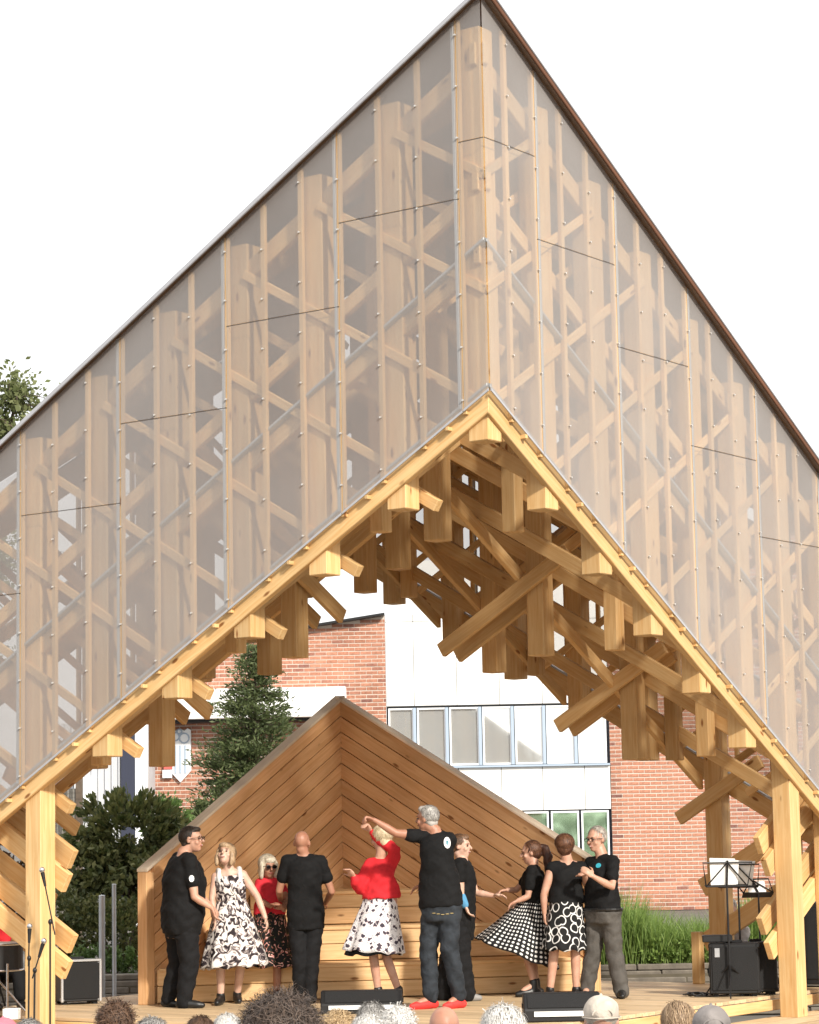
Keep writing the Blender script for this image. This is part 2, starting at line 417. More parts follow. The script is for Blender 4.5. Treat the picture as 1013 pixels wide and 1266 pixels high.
# --- battens with screw heads, and the perforated sheets
W = 3*.4382
def facade(side):
    """side: LF, RF front; LB, RB back. u metres from the apex corner"""
    if side == 'LF': P = lambda u, d, z: G(d, u, z)
    elif side == 'RF': P = lambda u, d, z: G(u, d, z)
    elif side == 'LB': P = lambda u, d, z: G(T-u, T-d, z)      # from back apex along r
    else: P = lambda u, d, z: G(T-d, T-u, z)
    off = .2741 if side in ('LF', 'LB') else .3650
    brk = .2741 if side in ('LF', 'LB') else .8032
    front = side in ('LF', 'RF')
    nrm = (P(0, -1, 0)-P(0, 0, 0)).normalized(); uu = (P(1, 0, 0)-P(0, 0, 0)).normalized()
    # battens
    k = 0; u = off
    while u < T-.05:
        z0, z1 = ZB-SL*u-.022, ZT-SL*u-.01
        b = place('batten', box_mesh(z1-z0, .04, .048, .003), 'timber', pav, P(u, .026, (z0+z1)/2), Matrix((Vector((0, 0, 1)), nrm, Vector((0, 0, 1)).cross(nrm))).transposed())
        if min(abs(u-c_) for c_ in [brk+q_*W for q_ in range(-1, 6)]) < .02:
            place('joint_strip', box_mesh(z1-z0-.06, .012, .03, .002), 'flashing', pav, P(u+.042, .008, (z0+z1)/2+.02), Matrix((Vector((0, 0, 1)), nrm, Vector((0, 0, 1)).cross(nrm))).transposed())
        if front:
            m = MB(); z = z0+.12+.16*(k % 2)
            while z < z1-.05:
                c = P(u, -.006, z); m.tube([c-nrm*.004, c+nrm*.012], .009, 6); z += .46
            s = m.build('screw_heads', 'screw', b); s['kind'] = 'stuff'
            # small peg beside every second batten end
            if k % 2 == 0:
                place('peg', box_mesh(.085, .034, .036, .004), 'timber', pav, P(u+.17, .03, ZB-SL*(u+.17)-.03), Matrix((nrm, uu, nrm.cross(uu))).transposed())
        u += .4382; k += 1
    # sheets: narrow strip by the corner, then one column per three battens; one seam in each column
    cols = [0.004]
    u = brk
    while u < T-.1: cols.append(u); u += W
    cols.append(T-.004)
    if T-cols[-2] < .25: cols.pop(-2)
    for c, (a, b) in enumerate(zip(cols[:-1], cols[1:])):
        zs = (5.9182+1.67 if c == 0 else 5.42+1.67-.757*(c-1)) if side in ('LF', 'LB') else (5.9182+1.67 if c == 0 else 5.1728+1.67-.765*(c-1))
        a2, b2 = a+.005, b-.005
        for lo, hi in ((None, zs-.006), (zs+.006, None)):
            poly = []
            for u in (a2, b2): poly.append((u, (ZB-SL*u) if lo is None else lo))
            for u in (b2, a2): poly.append((u, (ZT-SL*u) if hi is None else hi))
            if max(p[1] for p in poly[2:])-min(p[1] for p in poly[:2]) < .05: continue
            if hi is None and (ZT-SL*b2) < lo:              # corner strip's small triangle
                poly = [(a2, lo), ((ZT-lo)/SL, lo), (a2, ZT-SL*a2)]
            if lo is None and (ZB-SL*a2) > hi:
                continue
            org = P(0, 0, 0); v = []
            for d in (0, .0015):
                for u, z in poly: v.append(P(u, d, z))
            kx = len(poly); f = [tuple(range(kx)), tuple(range(2*kx-1, kx-1, -1))]+[(q, kx+q, kx+(q+1) % kx, (q+1) % kx) for q in range(kx)]
            m = MB(); m.v = v[:kx]; m.f = [tuple(range(kx))]    # a 1.5 mm sheet
            m.build('perforated_sheet', 'perforated_sheet', pav, fix=False)
            # folded rim of the sheet along its lower edge
            if lo is None:
                beam('sheet_rim', P(a2, -.006, ZB-SL*a2+.006), P(b2, -.006, ZB-SL*b2+.006), .012, .018, 'zinc', pav, True, bev=0)
            else:
                beam('seam_strip', P(a2, .004, zs), P(b2, .004, zs), .005, .008, 'seam_grey', pav, bev=0)
for s_ in ('LF', 'RF', 'LB', 'RB'): facade(s_)
# --- roof: two planes that meet on the diagonal ridge, deck of boards below, metal above
OV = .07
def roof_half(sign):
    zr = lambda r, l: ZT+.05-SL*abs(r-l)
    lo, hi = -OV, T+OV
    tri = [(lo, lo), (hi, lo), (hi, hi)] if sign > 0 else [(lo, lo), (hi, hi), (lo, hi)]
    for nm, z0, z1, mat in (('roof_deck', -.03, .006, 'deck_wood'), ('roof_sheet', .009, .024, 'zinc')):
        m = MB(); g = .0 if nm == 'roof_deck' else .012
        v = [G(r, l, zr(r, l)+z0) for r, l in tri]+[G(r, l, zr(r, l)+z1) for r, l in tri]
        m.add(v, [(0, 2, 1), (3, 4, 5), (0, 1, 4, 3), (1, 2, 5, 4), (2, 0, 3, 5)])
        m.build(nm, mat, pav)
roof_half(1); roof_half(-1)
# verge flashings
for (a, b, mat, hh, o) in (((-OV, -OV), (-OV, T+OV), 'zinc', .045, (-.012, 0)), ((-OV, -OV), (T+OV, -OV), 'fascia_wood', .042, (0, -.012))):
    f = lambda p: G(p[0]+o[0], p[1]+o[1], ZT+.038-SL*abs(p[0]-p[1]))
    beam('verge_board', f(a), f(b), .018, hh, mat, pav, True)
beam('verge_cap', G(-OV, -OV-.016, ZT+.072), G(T+OV, -OV-.016, ZT+.072-SL*(T+2*OV)), .03, .016, 'zinc', pav, True)

# ================================================================== stage back wall of diagonal boards, and its steps
CK = (5.35, 5.76)
def clip(poly, a, b, c):
    """keep a*u+b*z<=c"""
    out = []
    for i in range(len(poly)):
        p, q = poly[i], poly[(i+1) % len(poly)]
        dp, dq = a*p[0]+b*p[1]-c, a*q[0]+b*q[1]-c
        if dp <= 0: out.append(p)
        if (dp < 0 < dq) or (dq < 0 < dp):
            t = dp/(dp-dq); out.append((p[0]+t*(q[0]-p[0]), p[1]+t*(q[1]-p[1])))
    return out
wallT = empty('stage_back_wall', G(CK[0], CK[1], 0), 'v shaped back wall of diagonal brown boards rising to a point', 'wall')
LEN, HC, HE = 3.32, 3.2, 1.34
sw = (HC-HE)/LEN; bv = .178
def wall_half(side):
    if side == 'L': u = -DR; n = -DL                            # runs along r at l = CK[1]
    else: u = -DL; n = -DR
    org = G(CK[0], CK[1], 0); th = .035
    k = 0
    while True:
        ztp = HC-.0-bv*k
        if ztp < -sw*0 and ztp < 0: break
        ue = -.036 if side == 'L' else .001
        poly = [(ue, ztp-sw*ue), (ue, ztp-bv+.014-sw*ue), (LEN-.13, ztp-bv+.014-sw*(LEN-.13)), (LEN-.13, ztp-sw*(LEN-.13))]
        poly = clip(poly, 0, -1, -.002)
        pass
        if len(poly) >= 3:
            al = math.atan(-sw); ux = (u*math.cos(al)+Vector((0, 0, math.sin(al)))).normalized()
            R = Matrix((ux, n, ux.cross(n))).transposed(); c = org+u*(LEN/2)+Vector((0, 0, ztp-sw*LEN/2))
            inv = (Matrix.Translation(c) @ R.to_4x4()).inverted(); jig = .0015*((k*5) % 3)
            kx = len(poly); v = [inv @ (org+u*a+Vector((0, 0, b))+n*d) for d in (jig, -th) for a, b in poly]
            f = [tuple(range(kx)), tuple(range(2*kx-1, kx-1, -1))]+[(q, kx+q, kx+(q+1) % kx, (q+1) % kx) for q in range(kx)]
            me = fix_normals(pydata('board', v, f)); place('board', me, 'board_wood', wallT, c, R)
        k += 1
    # end post and top cap and the backing sheet
    e = org+u*(LEN-.06)-n*.05
    place('end_post', box_mesh(HE, .125, .125, .006), 'board_wood', wallT, e+Vector((0, 0, HE/2)), Matrix((Vector((0, 0, 1)), u, Vector((0, 0, 1)).cross(u))).transposed())
    beam('cap_board', org+u*-.06+n*-.05+Vector((0, 0, HC+.018+sw*.06)), org+u*LEN+n*-.05+Vector((0, 0, HC-sw*LEN+.018)), .15, .03, 'cap_wood', wallT, True)
    m = MB(); bp = [(-.1, 0), (LEN-.01, 0), (LEN-.01, HE-.01), (-.1, HC-.01)]
    v = [org+u*a+Vector((0, 0, b))+n*d for d in (-.04, -.1) for a, b in bp]
    m.add(v, [(0, 1, 2, 3), (7, 6, 5, 4)]+[(q, 4+q, 4+(q+1) % 4, (q+1) % 4) for q in range(4)]); m.build('backing', 'board_wood', wallT)
wall_half('L'); wall_half('R')
steps = empty('stage_bench', G(4.0, 4.0, 0), 'three tiers of pale plank seating set into the wooden back wall', 'bench')
bis = (DR+DL).normalized(); lat = (DR-DL).normalized()
org = G(CK[0], CK[1], 0)
for k, (dist, zt) in enumerate(((2.28, .36), (1.74, .72), (1.22, 1.08))):
    half = dist-.05
    c = org-bis*dist
    for q in range(2):
        z = zt-.36+.012+.172*q+.083
        beam('riser_board', c-lat*half+PZ*(z), c+lat*half+PZ*(z), .03, .166, 'bench_wood', steps)
    nt_ = 5 if k < 2 else 9
    for q in range(nt_):
        d = dist-.045+.018-.125*q; hh = d-.04
        beam('tread_board', org-bis*d-lat*hh+PZ*(zt-.0175+.0006*q), org-bis*d+lat*hh+PZ*(zt-.0175+.0006*q), .119, .035, 'bench_wood', steps)

# ================================================================== building beyond the stage
BY = 62.0
bld = empty('brick_building', (0, BY, -.4), 'long red brick building with white panels and a ribbon of windows', 'building')
pxm = lambda px, py, Y=BY: at(px, py, Y)
def bz(py, px=506, Y=BY): return at(px, py, Y).z
def bx(px, py=950, Y=BY): return at(px, py, Y).x
brick_me = box_mesh(.268, .05, .074, .004); 
def brick_wall(x0, x1, z0, zf, Y, ind=None):
    """z top may slope: zf(x). ind = list that limits which bricks are single objects"""
    m = MB(); row = 0; z = z0; single = 0
    zmax = max(zf(x0), zf(x1))
    while z < zmax:
        x = x0-(.1425 if row % 2 else 0)
        while x < x1:
            a, b = max(x, x0), min(x+.272, x1)
            if b-a > .03 and z+.074 < zf((a+b)/2):
                dy = random.uniform(-.004, .004)
                if ind and b-a > .27 and ind[0] < a and b < ind[1] and ind[2] < z < ind[3] and single < 300:
                    o = link('brick', brick_me, None, bld)
                    if not brick_me.materials: brick_me.materials.append(MATS['brick'])
                    o.location = Vector(((a+b)/2, Y-.0+dy, z+.037))-bld.location; single += 1
                else: m.box(((a+b)/2, Y+dy, z+.037), (b-a-.004, .05, .074))
            x += .285
        z += .1; row += 1
    s = m.build('bricks', 'brick', bld, fix=False); s['kind'] = 'stuff'
    mb = MB(); g = .012
    mb.add([(x0, Y-.025+g, z0), (x1, Y-.025+g, z0), (x1, Y-.025+g, zf(x1)), (x0, Y-.025+g, zf(x0)), (x0, Y+.35, z0), (x1, Y+.35, z0), (x1, Y+.35, zf(x1)), (x0, Y+.35, zf(x0))],
           [(0, 1, 2, 3), (5, 4, 7, 6), (0, 4, 5, 1), (1, 5, 6, 2), (2, 6, 7, 3), (3, 7, 4, 0)]); mb.build('wall', 'mortar', bld)
xa, xb, xc, xd = bx(181), bx(479), bx(755), bx(1110)
zA, zB = at(395, 775, BY).z, at(479, 761.5, BY).z; kx = (zB-zA)/(bx(479)-bx(395))
brick_wall(xa, xb, .6, lambda x: zB+kx*(x-xb), BY)
brick_wall(xc, xd, -.3, lambda x: 9.2, BY, (bx(757), bx(868), bz(1095), bz(955)))
# dark roof edge on the sloping gable
beam('roof_edge', Vector((xa-.2, BY-.05, zB+kx*(xa-.2-xb)+.03)), Vector((xb, BY-.05, zB+.03)), .5, .06, 'black_metal', bld, True)
beam('roof_edge', Vector((xc, BY-.05, 9.24)), Vector((xd, BY-.05, 9.24)), .5, .06, 'black_metal', bld)
# white canopy band on the brick
zc0, zc1 = bz(889, 350), bz(853, 350)
wbox('canopy', ((xa+bx(430))/2, BY-.5, (zc0+zc1)/2), (bx(430)-xa, 1.0, zc1-zc0), 'white_panel', bld)
wbox('canopy_dark_strip', ((xa+bx(430))/2, BY-.3, zc0-.04), (bx(430)-xa-.1, .6, .07), 'black_metal', bld)  # thin black strip along the canopy's underside
# white cladding panels
zw_t, zw_b = bz(872, 620), bz(947, 620); zl_t = bz(1003, 690)
def cladding(z0, z1, cuts):
    for a, b in zip(cuts[:-1], cuts[1:]):
        wbox('cladding_panel', ((a+b)/2, BY+.02, (z0+z1)/2), (b-a-.014, .06, z1-z0-.012), 'white_panel', bld, bev=.003)
cladding(zw_t+.02, zw_t+2.15, [xb+.01, bx(514), bx(567), bx(620), bx(673), bx(726), xc-.01])
cladding(zw_t+2.15, zw_t+3.7, [xb+.01, bx(514), bx(567), bx(620), bx(673), bx(726), xc-.01])
cladding(zl_t+.03, zw_b-.03, [xb+.01, bx(516), bx(567), bx(620), bx(671), bx(723), xc-.01])
cladding(-.3, bz(1106, 690), [xb+.01, bx(516), bx(567), bx(620), bx(671), bx(723), xc-.01])
mb = MB(); mb.box(((xb+xc)/2, BY+.25, 3.2), (xc-xb-.02, .3, 8)); mb.build('wall_core', 'dark_door', bld)
wbox('window_head', ((xb+xc)/2, BY-.02, zw_t), (xc-xb-.02, .1, .035), 'black_metal', bld)
wbox('window_sill', ((xb+xc)/2, BY-.04, zw_b-.01), (xc-xb-.02, .14, .05), 'blue_frame', bld)
mull = [480.5, 516, 556, 597, 637, 676, 715, 754]
def window(x0, x1, z0, z1, pane, fr, blue):
    w = empty('window', (0, 0, 0)); w.parent = bld; w.location = Vector(((x0+x1)/2, BY, z0))-bld.location
    e = .045
    m = MB(); cx, cz = (x0+x1)/2, (z0+z1)/2
    for c, s in (((x0+e/2, BY-.01, cz), (e, .07, z1-z0)), ((x1-e/2, BY-.01, cz), (e, .07, z1-z0)), ((cx, BY-.01, z0+e/2), (x1-x0-2*e, .068, e)), ((cx, BY-.01, z1-e/2), (x1-x0-2*e, .068, e))): m.box(c, s)
    m.build('frame', fr, w)
    m = MB(); m.add([(x0+e, BY+.02, z0+e), (x1-e, BY+.02, z0+e), (x1-e, BY+.02, z1-e), (x0+e, BY+.02, z1-e)], [(0, 1, 2, 3)]); m.build('pane', pane, w, fix=False)
    if blue:
        m = MB(); m.box((x1+.02, BY-.03, cz), (.075, .12, z1-z0)); m.build('mullion', 'blue_frame', w)
for k in range(7):
    window(bx(mull[k])+.02, bx(mull[k+1])-.06, zw_b+.03, zw_t-.03, 'pane_upper', 'white_frame', k < 6)
ml = [486, 525, 564, 603, 642, 680.5, 718, 755]
for k in range(7):
    window(bx(ml[k], 1030)+.03, bx(ml[k+1], 1030)-.03, bz(1104, 690), zl_t, 'pane_lower', 'white_frame', False)
# pointed crest shaped wall sign with pale blue relief on the brick
cr = empty('wall_crest', (bx(223), BY-.1, bz(962, 223)), 'pale blue pointed crest shaped plaque on the red brick wall', 'plaque')
def crest():
    c0 = at(223, 935, BY-.12); s = BY/F
    prof = [(-13, 32), (-13, -18), (0, -32), (13, -18), (13, 32), (9, 34), (5, 31), (0, 34), (-5, 31), (-9, 34)]
    v = [(c0.x+a*s, BY-.12, c0.z+b*s) for a, b in prof]+[(c0.x+a*s, BY-.03, c0.z+b*s) for a, b in prof]; n = len(prof)
    m = MB(); m.add(v, [tuple(range(n)), tuple(range(2*n-1, n-1, -1))]+[(q, n+q, n+(q+1) % n, (q+1) % n) for q in range(n)]); m.build('plate', 'white_frame', cr)
    m = MB()
    for a in (-6, 0, 6): m.box((c0.x+a*s, BY-.13, c0.z-4*s), (2.2*s, .02, 34*s))
    m.build('bars', 'blue_frame', cr)
    for a, b, r in ((-6, 24, 5), (5, 22, 6), (-1, 30, 3)):
        pts = [(c0.x+(a+r*math.cos(q))*s, BY-.13, c0.z+(b+r*math.sin(q))*s) for q in [i*.6 for i in range(12)]]
        m = MB(); m.tube(pts, 1.0*s, 6); m.build('scroll', 'blue_frame', cr)
crest()
al_ = empty('wall_alarm', at(207, 950, BY-.1), 'two small white and red alarm boxes on the brick wall beside the plaque', 'alarm')
wbox('alarm_box', at(208, 947, BY-.1), (.22, .1, .18), plain('alarm_red', (.55, .12, .10), .4) and 'alarm_red', al_); wbox('siren_box', at(207, 957, BY-.1), (.24, .1, .2), 'white_frame', al_)
# grey clad wing to the left of the brick
wing = empty('grey_wing', (bx(130), BY-3, -.4), 'pale grey building wing with ribbed cladding and a dark narrow doorway', 'building')
Yw = BY-3; x0, x1 = at(60, 950, Yw).x, at(181, 950, Yw).x-.1
zt = at(130, 893, Yw).z
mb = MB(); mb.box(((x0+x1)/2, Yw+1.6, (zt-.4)/2), (x1-x0, 3, zt+.4)); mb.build('wall', 'siding', wing)
for k in range(int((x1-x0)/.16)):
    x = x0+.08+k*.16
    wbox('cladding_rib', (x, Yw+.08, (zt-.4)/2), (.05, .06, zt+.4), 'siding', wing, bev=.004)
wbox('doorway', (at(163, 950, Yw).x, Yw+.03, (zt-.5)/2), (.52, .1, zt+.2), 'dark_door', wing)
wbox('corner_board', (at(175, 950, Yw).x, Yw+.02, (zt-.4)/2), (.3, .12, zt+.38), 'white_frame', wing)
wbox('vent_box', (at(106, 985, Yw).x, Yw-.02, at(106, 985, Yw).z), (.5, .25, .9), 'white_frame', wing)
# low plank fence with a steel post at the far left
fen = empty('plank_fence', at(84, 1015, 44)*1.0, 'weathered grey plank fence standing behind the dark evergreen', 'fence')
for k in range(12):
    p = at(58+k*3.3, 990, 44)
    wbox('plank', (p.x, 44+.02*(k % 2), 1.15), (.21*.85, .03, 2.9), 'grey_wood', fen, R=Matrix(((0, 0, 1), (1, 0, 0), (0, 1, 0))).transposed() if False else Matrix.Rotation(0, 3, 'Z'))
wbox('post', (at(98, 990, 44).x, 44, 1.3), (.12, .12, 3.3), 'bark', fen)
# stacked timber retaining wall behind the stage
ret = empty('retaining_wall', (2, 31, -.62), 'low weathered grey brown wall of stacked flat slabs behind the stage', 'wall')
for row in range(8):
    x = -14+.4*(row % 2)*random.random(); z = -.57+row*.079
    while x < 9:
        ln = random.uniform(.55, 1.35) if -1 < x < 6.5 or x < -2.6 else 1.6; hh = .07+.006*random.random()
        wbox('stone_slab', (x+ln/2, 31+.06*random.random()+.02*row, z), (ln-.012, .2, hh), 'log_grey', ret, bev=.012, rz=random.uniform(-.02, .02)); x += ln
# short prop under the lower brace at the right back post
pp = at(864, 1200, 27.3); post('post', Vector((pp.x, 27.3, .001)), Vector((pp.x, 27.3, .56)), .105, 'timber', pav)
# ================================================================== plants
def leaves(name, pts, size, mat, parent, asp=.45, seed=1, upbias=0.3, dirs=None):
    rng = np.random.default_rng(seed); n = len(pts); P = np.asarray(pts)
    d = rng.normal(size=(n, 3)); d[:, 2] += upbias
    if dirs is not None: d = np.asarray(dirs)+d*.45
    d /= np.linalg.norm(d, axis=1)[:, None]
    a = rng.normal(size=(n, 3)); s = np.cross(d, a); s /= np.linalg.norm(s, axis=1)[:, None]
    L = size*rng.uniform(.6, 1.3, n)[:, None]; Wd = L*asp
    off = np.array(wm(parent).inverted().translation) if parent is not None else 0
    P = P+off
    v = np.stack([P-d*L*.5, P+s*Wd*.5, P+d*L*.5, P-s*Wd*.5], 1).reshape(-1, 3)
    me = bpy.data.meshes.new(name); me.vertices.add(4*n); me.vertices.foreach_set('co', v.ravel())
    me.loops.add(4*n); me.loops.foreach_set('vertex_index', np.arange(4*n, dtype=np.int32))
    me.polygons.add(n); me.polygons.foreach_set('loop_start', np.arange(0, 4*n, 4, dtype=np.int32)); me.polygons.foreach_set('loop_total', np.full(n, 4, dtype=np.int32))
    me.update(); me.validate()
    return link(name, me, mat, parent)
def blob_points(c, rad, n, rng, shell=.55):
    d = rng.normal(size=(n, 3)); d /= np.linalg.norm(d, axis=1)[:, None]
    r = (shell+(1-shell)*rng.random(n))**.8
    return np.array(c)+d*r[:, None]*np.array(rad)
def spruce(base, height, width, label, seed, name='spruce_tree', dens=1.0, mat='needle', group=None):
    t = empty(name, base, label, 'tree', group); rng = np.random.default_rng(seed)
    m = MB(); m.tube([base, base+Vector((0, 0, height*.5)), base+Vector((0, 0, height*.97))], [.09, .06, .012], 8)
    pts, dirs = [], []; z = .12*height
    while z < height*.98:
        k = 1-z/height; R = width/2*(k**.75)*(.85+.3*rng.random())
        nb = int(5+6*k+2)
        for q in range(nb):
            a = rng.random()*6.283; ln = R*rng.uniform(.65, 1.15); dr = rng.uniform(-.05, .28)
            tip = Vector((math.cos(a)*ln, math.sin(a)*ln, ln*dr)); p0 = base+Vector((0, 0, z))
            m.tube([p0, p0+tip*.55+Vector((0, 0, -.02)), p0+tip], [.014, .009, .004], 4)
            nn = int(dens*(14+95*ln))
            for s in range(nn):
                f = rng.random()**.6; wv = .10+.16*ln*(1-f)
                o = np.array(p0+tip*f)+rng.normal(size=3)*np.array([wv, wv, wv*.38])
                pts.append(o); dirs.append(np.array(tip.normalized())*.8+np.array([0, 0, .15]))
        z += rng.uniform(.06, .11)*(1+height*.06)
    m.build('trunk', 'bark', t)
    leaves('crown', pts, .115, mat, t, .3, seed, .2, dirs)
    return t
def bush(base, blobs, n, size, mat, label, cat, name, seed, asp=.5, group=None, stems=5):
    t = empty(name, base, label, cat, group); rng = np.random.default_rng(seed); P = []
    tot = sum(b[1][0]*b[1][1]+b[1][0]*b[1][2] for b in blobs)
    for c, rad in blobs:
        k = int(n*(rad[0]*rad[1]+rad[0]*rad[2])/tot); q = blob_points(c, rad, k, rng)
        q += rng.normal(size=q.shape)*.05; P.append(q)
    P = np.concatenate(P)
    # break the surface into clumps
    cl = P[rng.integers(0, len(P), max(12, len(P)//70))]
    P = P+.35*(cl[np.argmin(((P[:, None, ::1]-cl[None])**2).sum(2), 1)]-P) if len(P) < 16000 else P
    m = MB()
    for k in range(stems):
        c, rad = blobs[k % len(blobs)]
        m.tube([base+Vector((random.uniform(-.1, .1), random.uniform(-.1, .1), 0)), (Vector(c)+base)/2+Vector((random.uniform(-.1, .1), 0, 0)), Vector(c)], [.035, .025, .01], 6)
    m.build('trunk', 'bark', t); leaves('crown', P, size, mat, t, asp, seed)
    return t
gz = lambda Y: -.32
b = at(318, 1100, 47); spruce(Vector((b.x, 47, -.32)), at(330, 792, 47).z+.32, 3.9, 'tall green spruce standing before the red brick wall', 3, dens=1.0)
b = at(250, 1100, 45); spruce(Vector((b.x, 45, -.32)), at(250, 985, 45).z+.32, 1.7, 'small dark spruce tip beside the tall spruce', 5, dens=1.0)
def P_(px, py, Y): return tuple(at(px, py, Y))
s36 = 36.5/F
bb = [(P_(160, 1030, 36.5), (75*s36, .8, 62*s36)), (P_(110, 1070, 36.3), (48*s36, .7, 62*s36)), (P_(215, 1075, 36.5), (60*s36, .8, 68*s36)), (P_(160, 1100, 36), (95*s36, .8, 60*s36))]
bp = at(160, 1160, 36.4); bush(Vector((bp.x, 36.4, -.32)), bb+[(c, tuple(x*.72 for x in r)) for c, r in bb], 15800, .12, 'leaf_dark', 'broad dark evergreen shrub between the timber post and the back wall', 'shrub', 'evergreen_shrub', 11, .5)
bb = [(P_(130, 1160, 33.5), (.75, .5, .5)), (P_(85, 1150, 33.5), (.5, .5, .6)), (P_(165, 1150, 33.7), (.5, .4, .5))]
bp = at(130, 1190, 33.5); bush(Vector((bp.x, 33.5, -.32)), bb, 6000, .075, 'leaf_dark', 'dark leafy bush low behind the two steel poles', 'bush', 'leafy_bush', 12, .6)
bb = [(P_(160, 1188, 32), (.28, .2, .13)), (P_(115, 1185, 32), (.3, .2, .16)), (P_(140, 1190, 32), (.28, .2, .1))]
bp = at(140, 1200, 32); bush(Vector((bp.x, 32, -.1)), bb, 2600, .05, 'leaf_green', 'bright green low plant on top of the slab wall', 'plant', 'low_plant', 13, .6, stems=3)
bb = [(P_(205, 1015, 40), (.42, .4, .42)), (P_(222, 1040, 40), (.4, .4, .4))]
bp = at(210, 1100, 40); bush(Vector((bp.x, 40, -.32)), bb, 2600, .08, 'leaf_green', 'light green bush behind the sloping top of the back wall', 'bush', 'light_bush', 14, .6)
bb = [(P_(15, 1070, 33), (.55, .4, .5)), (P_(-20, 1050, 33), (.6, .4, .6)), (P_(10, 1110, 33), (.6, .4, .5)), (P_(-30, 1140, 33), (.7, .4, .7))]
bp = at(5, 1150, 33); bush(Vector((bp.x, 33, -.32)), bb, 5200, .085, 'leaf_rust', 'rusty brown and green bush seen between the pavilion braces', 'bush', 'rusty_bush', 15, .6)
# leafy tree whose crown rises over the left roof edge
def big_tree(base, blobs, n, label, seed, mat, size):
    t = empty('leafy_tree', base, label, 'tree'); rng = np.random.default_rng(seed); m = MB(); P = []
    top = max(c[2] for c, r in blobs)
    m.tube([base, base+Vector((.1, 0, (top-base.z)*.35)), base+Vector((-.1, 0, (top-base.z)*.7))], [.3, .22, .1], 10)
    fork = base+Vector((0, 0, (top-base.z)*.45))
    for c, r in blobs:
        c = Vector(c); mid = (fork+c)/2+Vector((random.uniform(-.3, .3), random.uniform(-.3, .3), .2)); m.tube([fork, mid, c], [.12, .07, .03], 7)
        for q in range(14):
            d = Vector(rng.normal(size=3)).normalized(); e = c+Vector((d.x*r[0], d.y*r[1], d.z*r[2]))*rng.uniform(.7, 1)
            k = c+(e-c)*.5+Vector(rng.normal(size=3))*.12; m.tube([c, k, e], [.035, .022, .008], 5)
            kk = int(n/len(blobs)/14); tt = rng.random(kk)
            P.append(np.array(c)*(1-tt)[:, None]**1+np.array(e)*tt[:, None]+rng.normal(size=(kk, 3))*.2)
    m.build('trunk', 'bark', t); leaves('crown', np.concatenate(P), size, mat, t, .6, seed)
s50 = 50/F
big_tree(Vector((at(-60, 900, 50).x, 50, -.32)), [(P_(-30, 500, 50), (60*s50, 1, 42*s50)), (P_(22, 490, 50), (32*s50, .8, 26*s50)), (P_(12, 545, 50), (40*s50, .9, 40*s50)), (P_(-50, 620, 50), (80*s50, 1.2, 60*s50)), (P_(-5, 690, 50), (40*s50, 1, 60*s50)), (P_(-70, 800, 50), (80*s50, 1.2, 70*s50))],
         5200, 'airy pale green tree whose crown rises over the left roof edge', 21, 'leaf_pale', .13)
# tall grass on the bank
def grass():
    rng = np.random.default_rng(4); n = 30000
    x = rng.uniform(1.2, 9.5, n); y = rng.uniform(31.15, 33.2, n); z0 = np.full(n, .05)-.1*(y-31.1)/2
    z0 = np.where(y < 31.3, .0, -.1)
    h = rng.uniform(.40, .80, n)*(1+.25*np.sin(x*3.1)+.15*np.sin(x*7.7+y*3)); lean = rng.normal(size=(n, 2))*.16
    w = .0055
    a = rng.random(n)*6.28; sx, sy = np.cos(a)*w, np.sin(a)*w
    b0 = np.stack([x-sx, y-sy, z0], 1); b1 = np.stack([x+sx, y+sy, z0], 1)
    m0 = np.stack([x-sx+lean[:, 0]*.4, y-sy+lean[:, 1]*.4, z0+h*.6], 1); m1 = np.stack([x+sx+lean[:, 0]*.4, y+sy+lean[:, 1]*.4, z0+h*.6], 1)
    tp = np.stack([x+lean[:, 0], y+lean[:, 1], z0+h], 1)
    v = np.stack([b0, b1, m1, m0, tp], 1).reshape(-1, 3)
    f = []
    for k in range(n): f += [(5*k, 5*k+1, 5*k+2, 5*k+3), (5*k+3, 5*k+2, 5*k+4)]
    me = bpy.data.meshes.new('tall_grass'); me.from_pydata(v.tolist(), [], f); me.update()
    tag(link('tall_grass', me, 'grass_blade'), 'tall bright green grass growing on the bank before the brick wall', 'grass', kind='stuff')
    bank = MB(); bank.box((-2, 33.2, -.35), (26, 4.3, .5)); tag(bank.build('bank', 'soil'), kind='structure')
    bb = [(tuple(Vector((xx, 31.25, .16))), (.3, .15, .16)) for xx in (3.0, 3.4, 3.8, 4.2)]
    bush(Vector((3.5, 31.3, -.05)), bb, 3000, .06, 'grass_blade', 'leafy yellow green weeds spilling over the slab wall', 'plant', 'weeds', 31, .5, stems=4)
grass()

# trees and a hedge on the far side of the audience, mirrored in the facade windows
spruce(Vector((2.6, -40, 0)), 9.2, 4.2, 'tall spruce on the far side of the audience lawn', 41, dens=.8)
for k, xx in enumerate((-7, -3.5, 0, 5.5, 9, 12.5, 16, 19.5)):
    bb = [((xx, -42, 1.4), (2.0, 1.2, 1.5)), ((xx+.8, -42, 2.3), (1.3, 1, 1.1)), ((xx-.9, -42.3, 2.1), (1.2, 1, .9))]
    bush(Vector((xx, -42, 0)), bb, 1800, .24, 'leaf_green', 'rounded green hedge bush '+('at the open end of the row' if k == 0 else 'next to the tall spruce on the audience lawn' if k == 2 else 'in the row on the far side of the audience lawn'), 'bush', 'hedge_bush', 50+k, .6, group='hedge bushes behind the audience', stems=3)
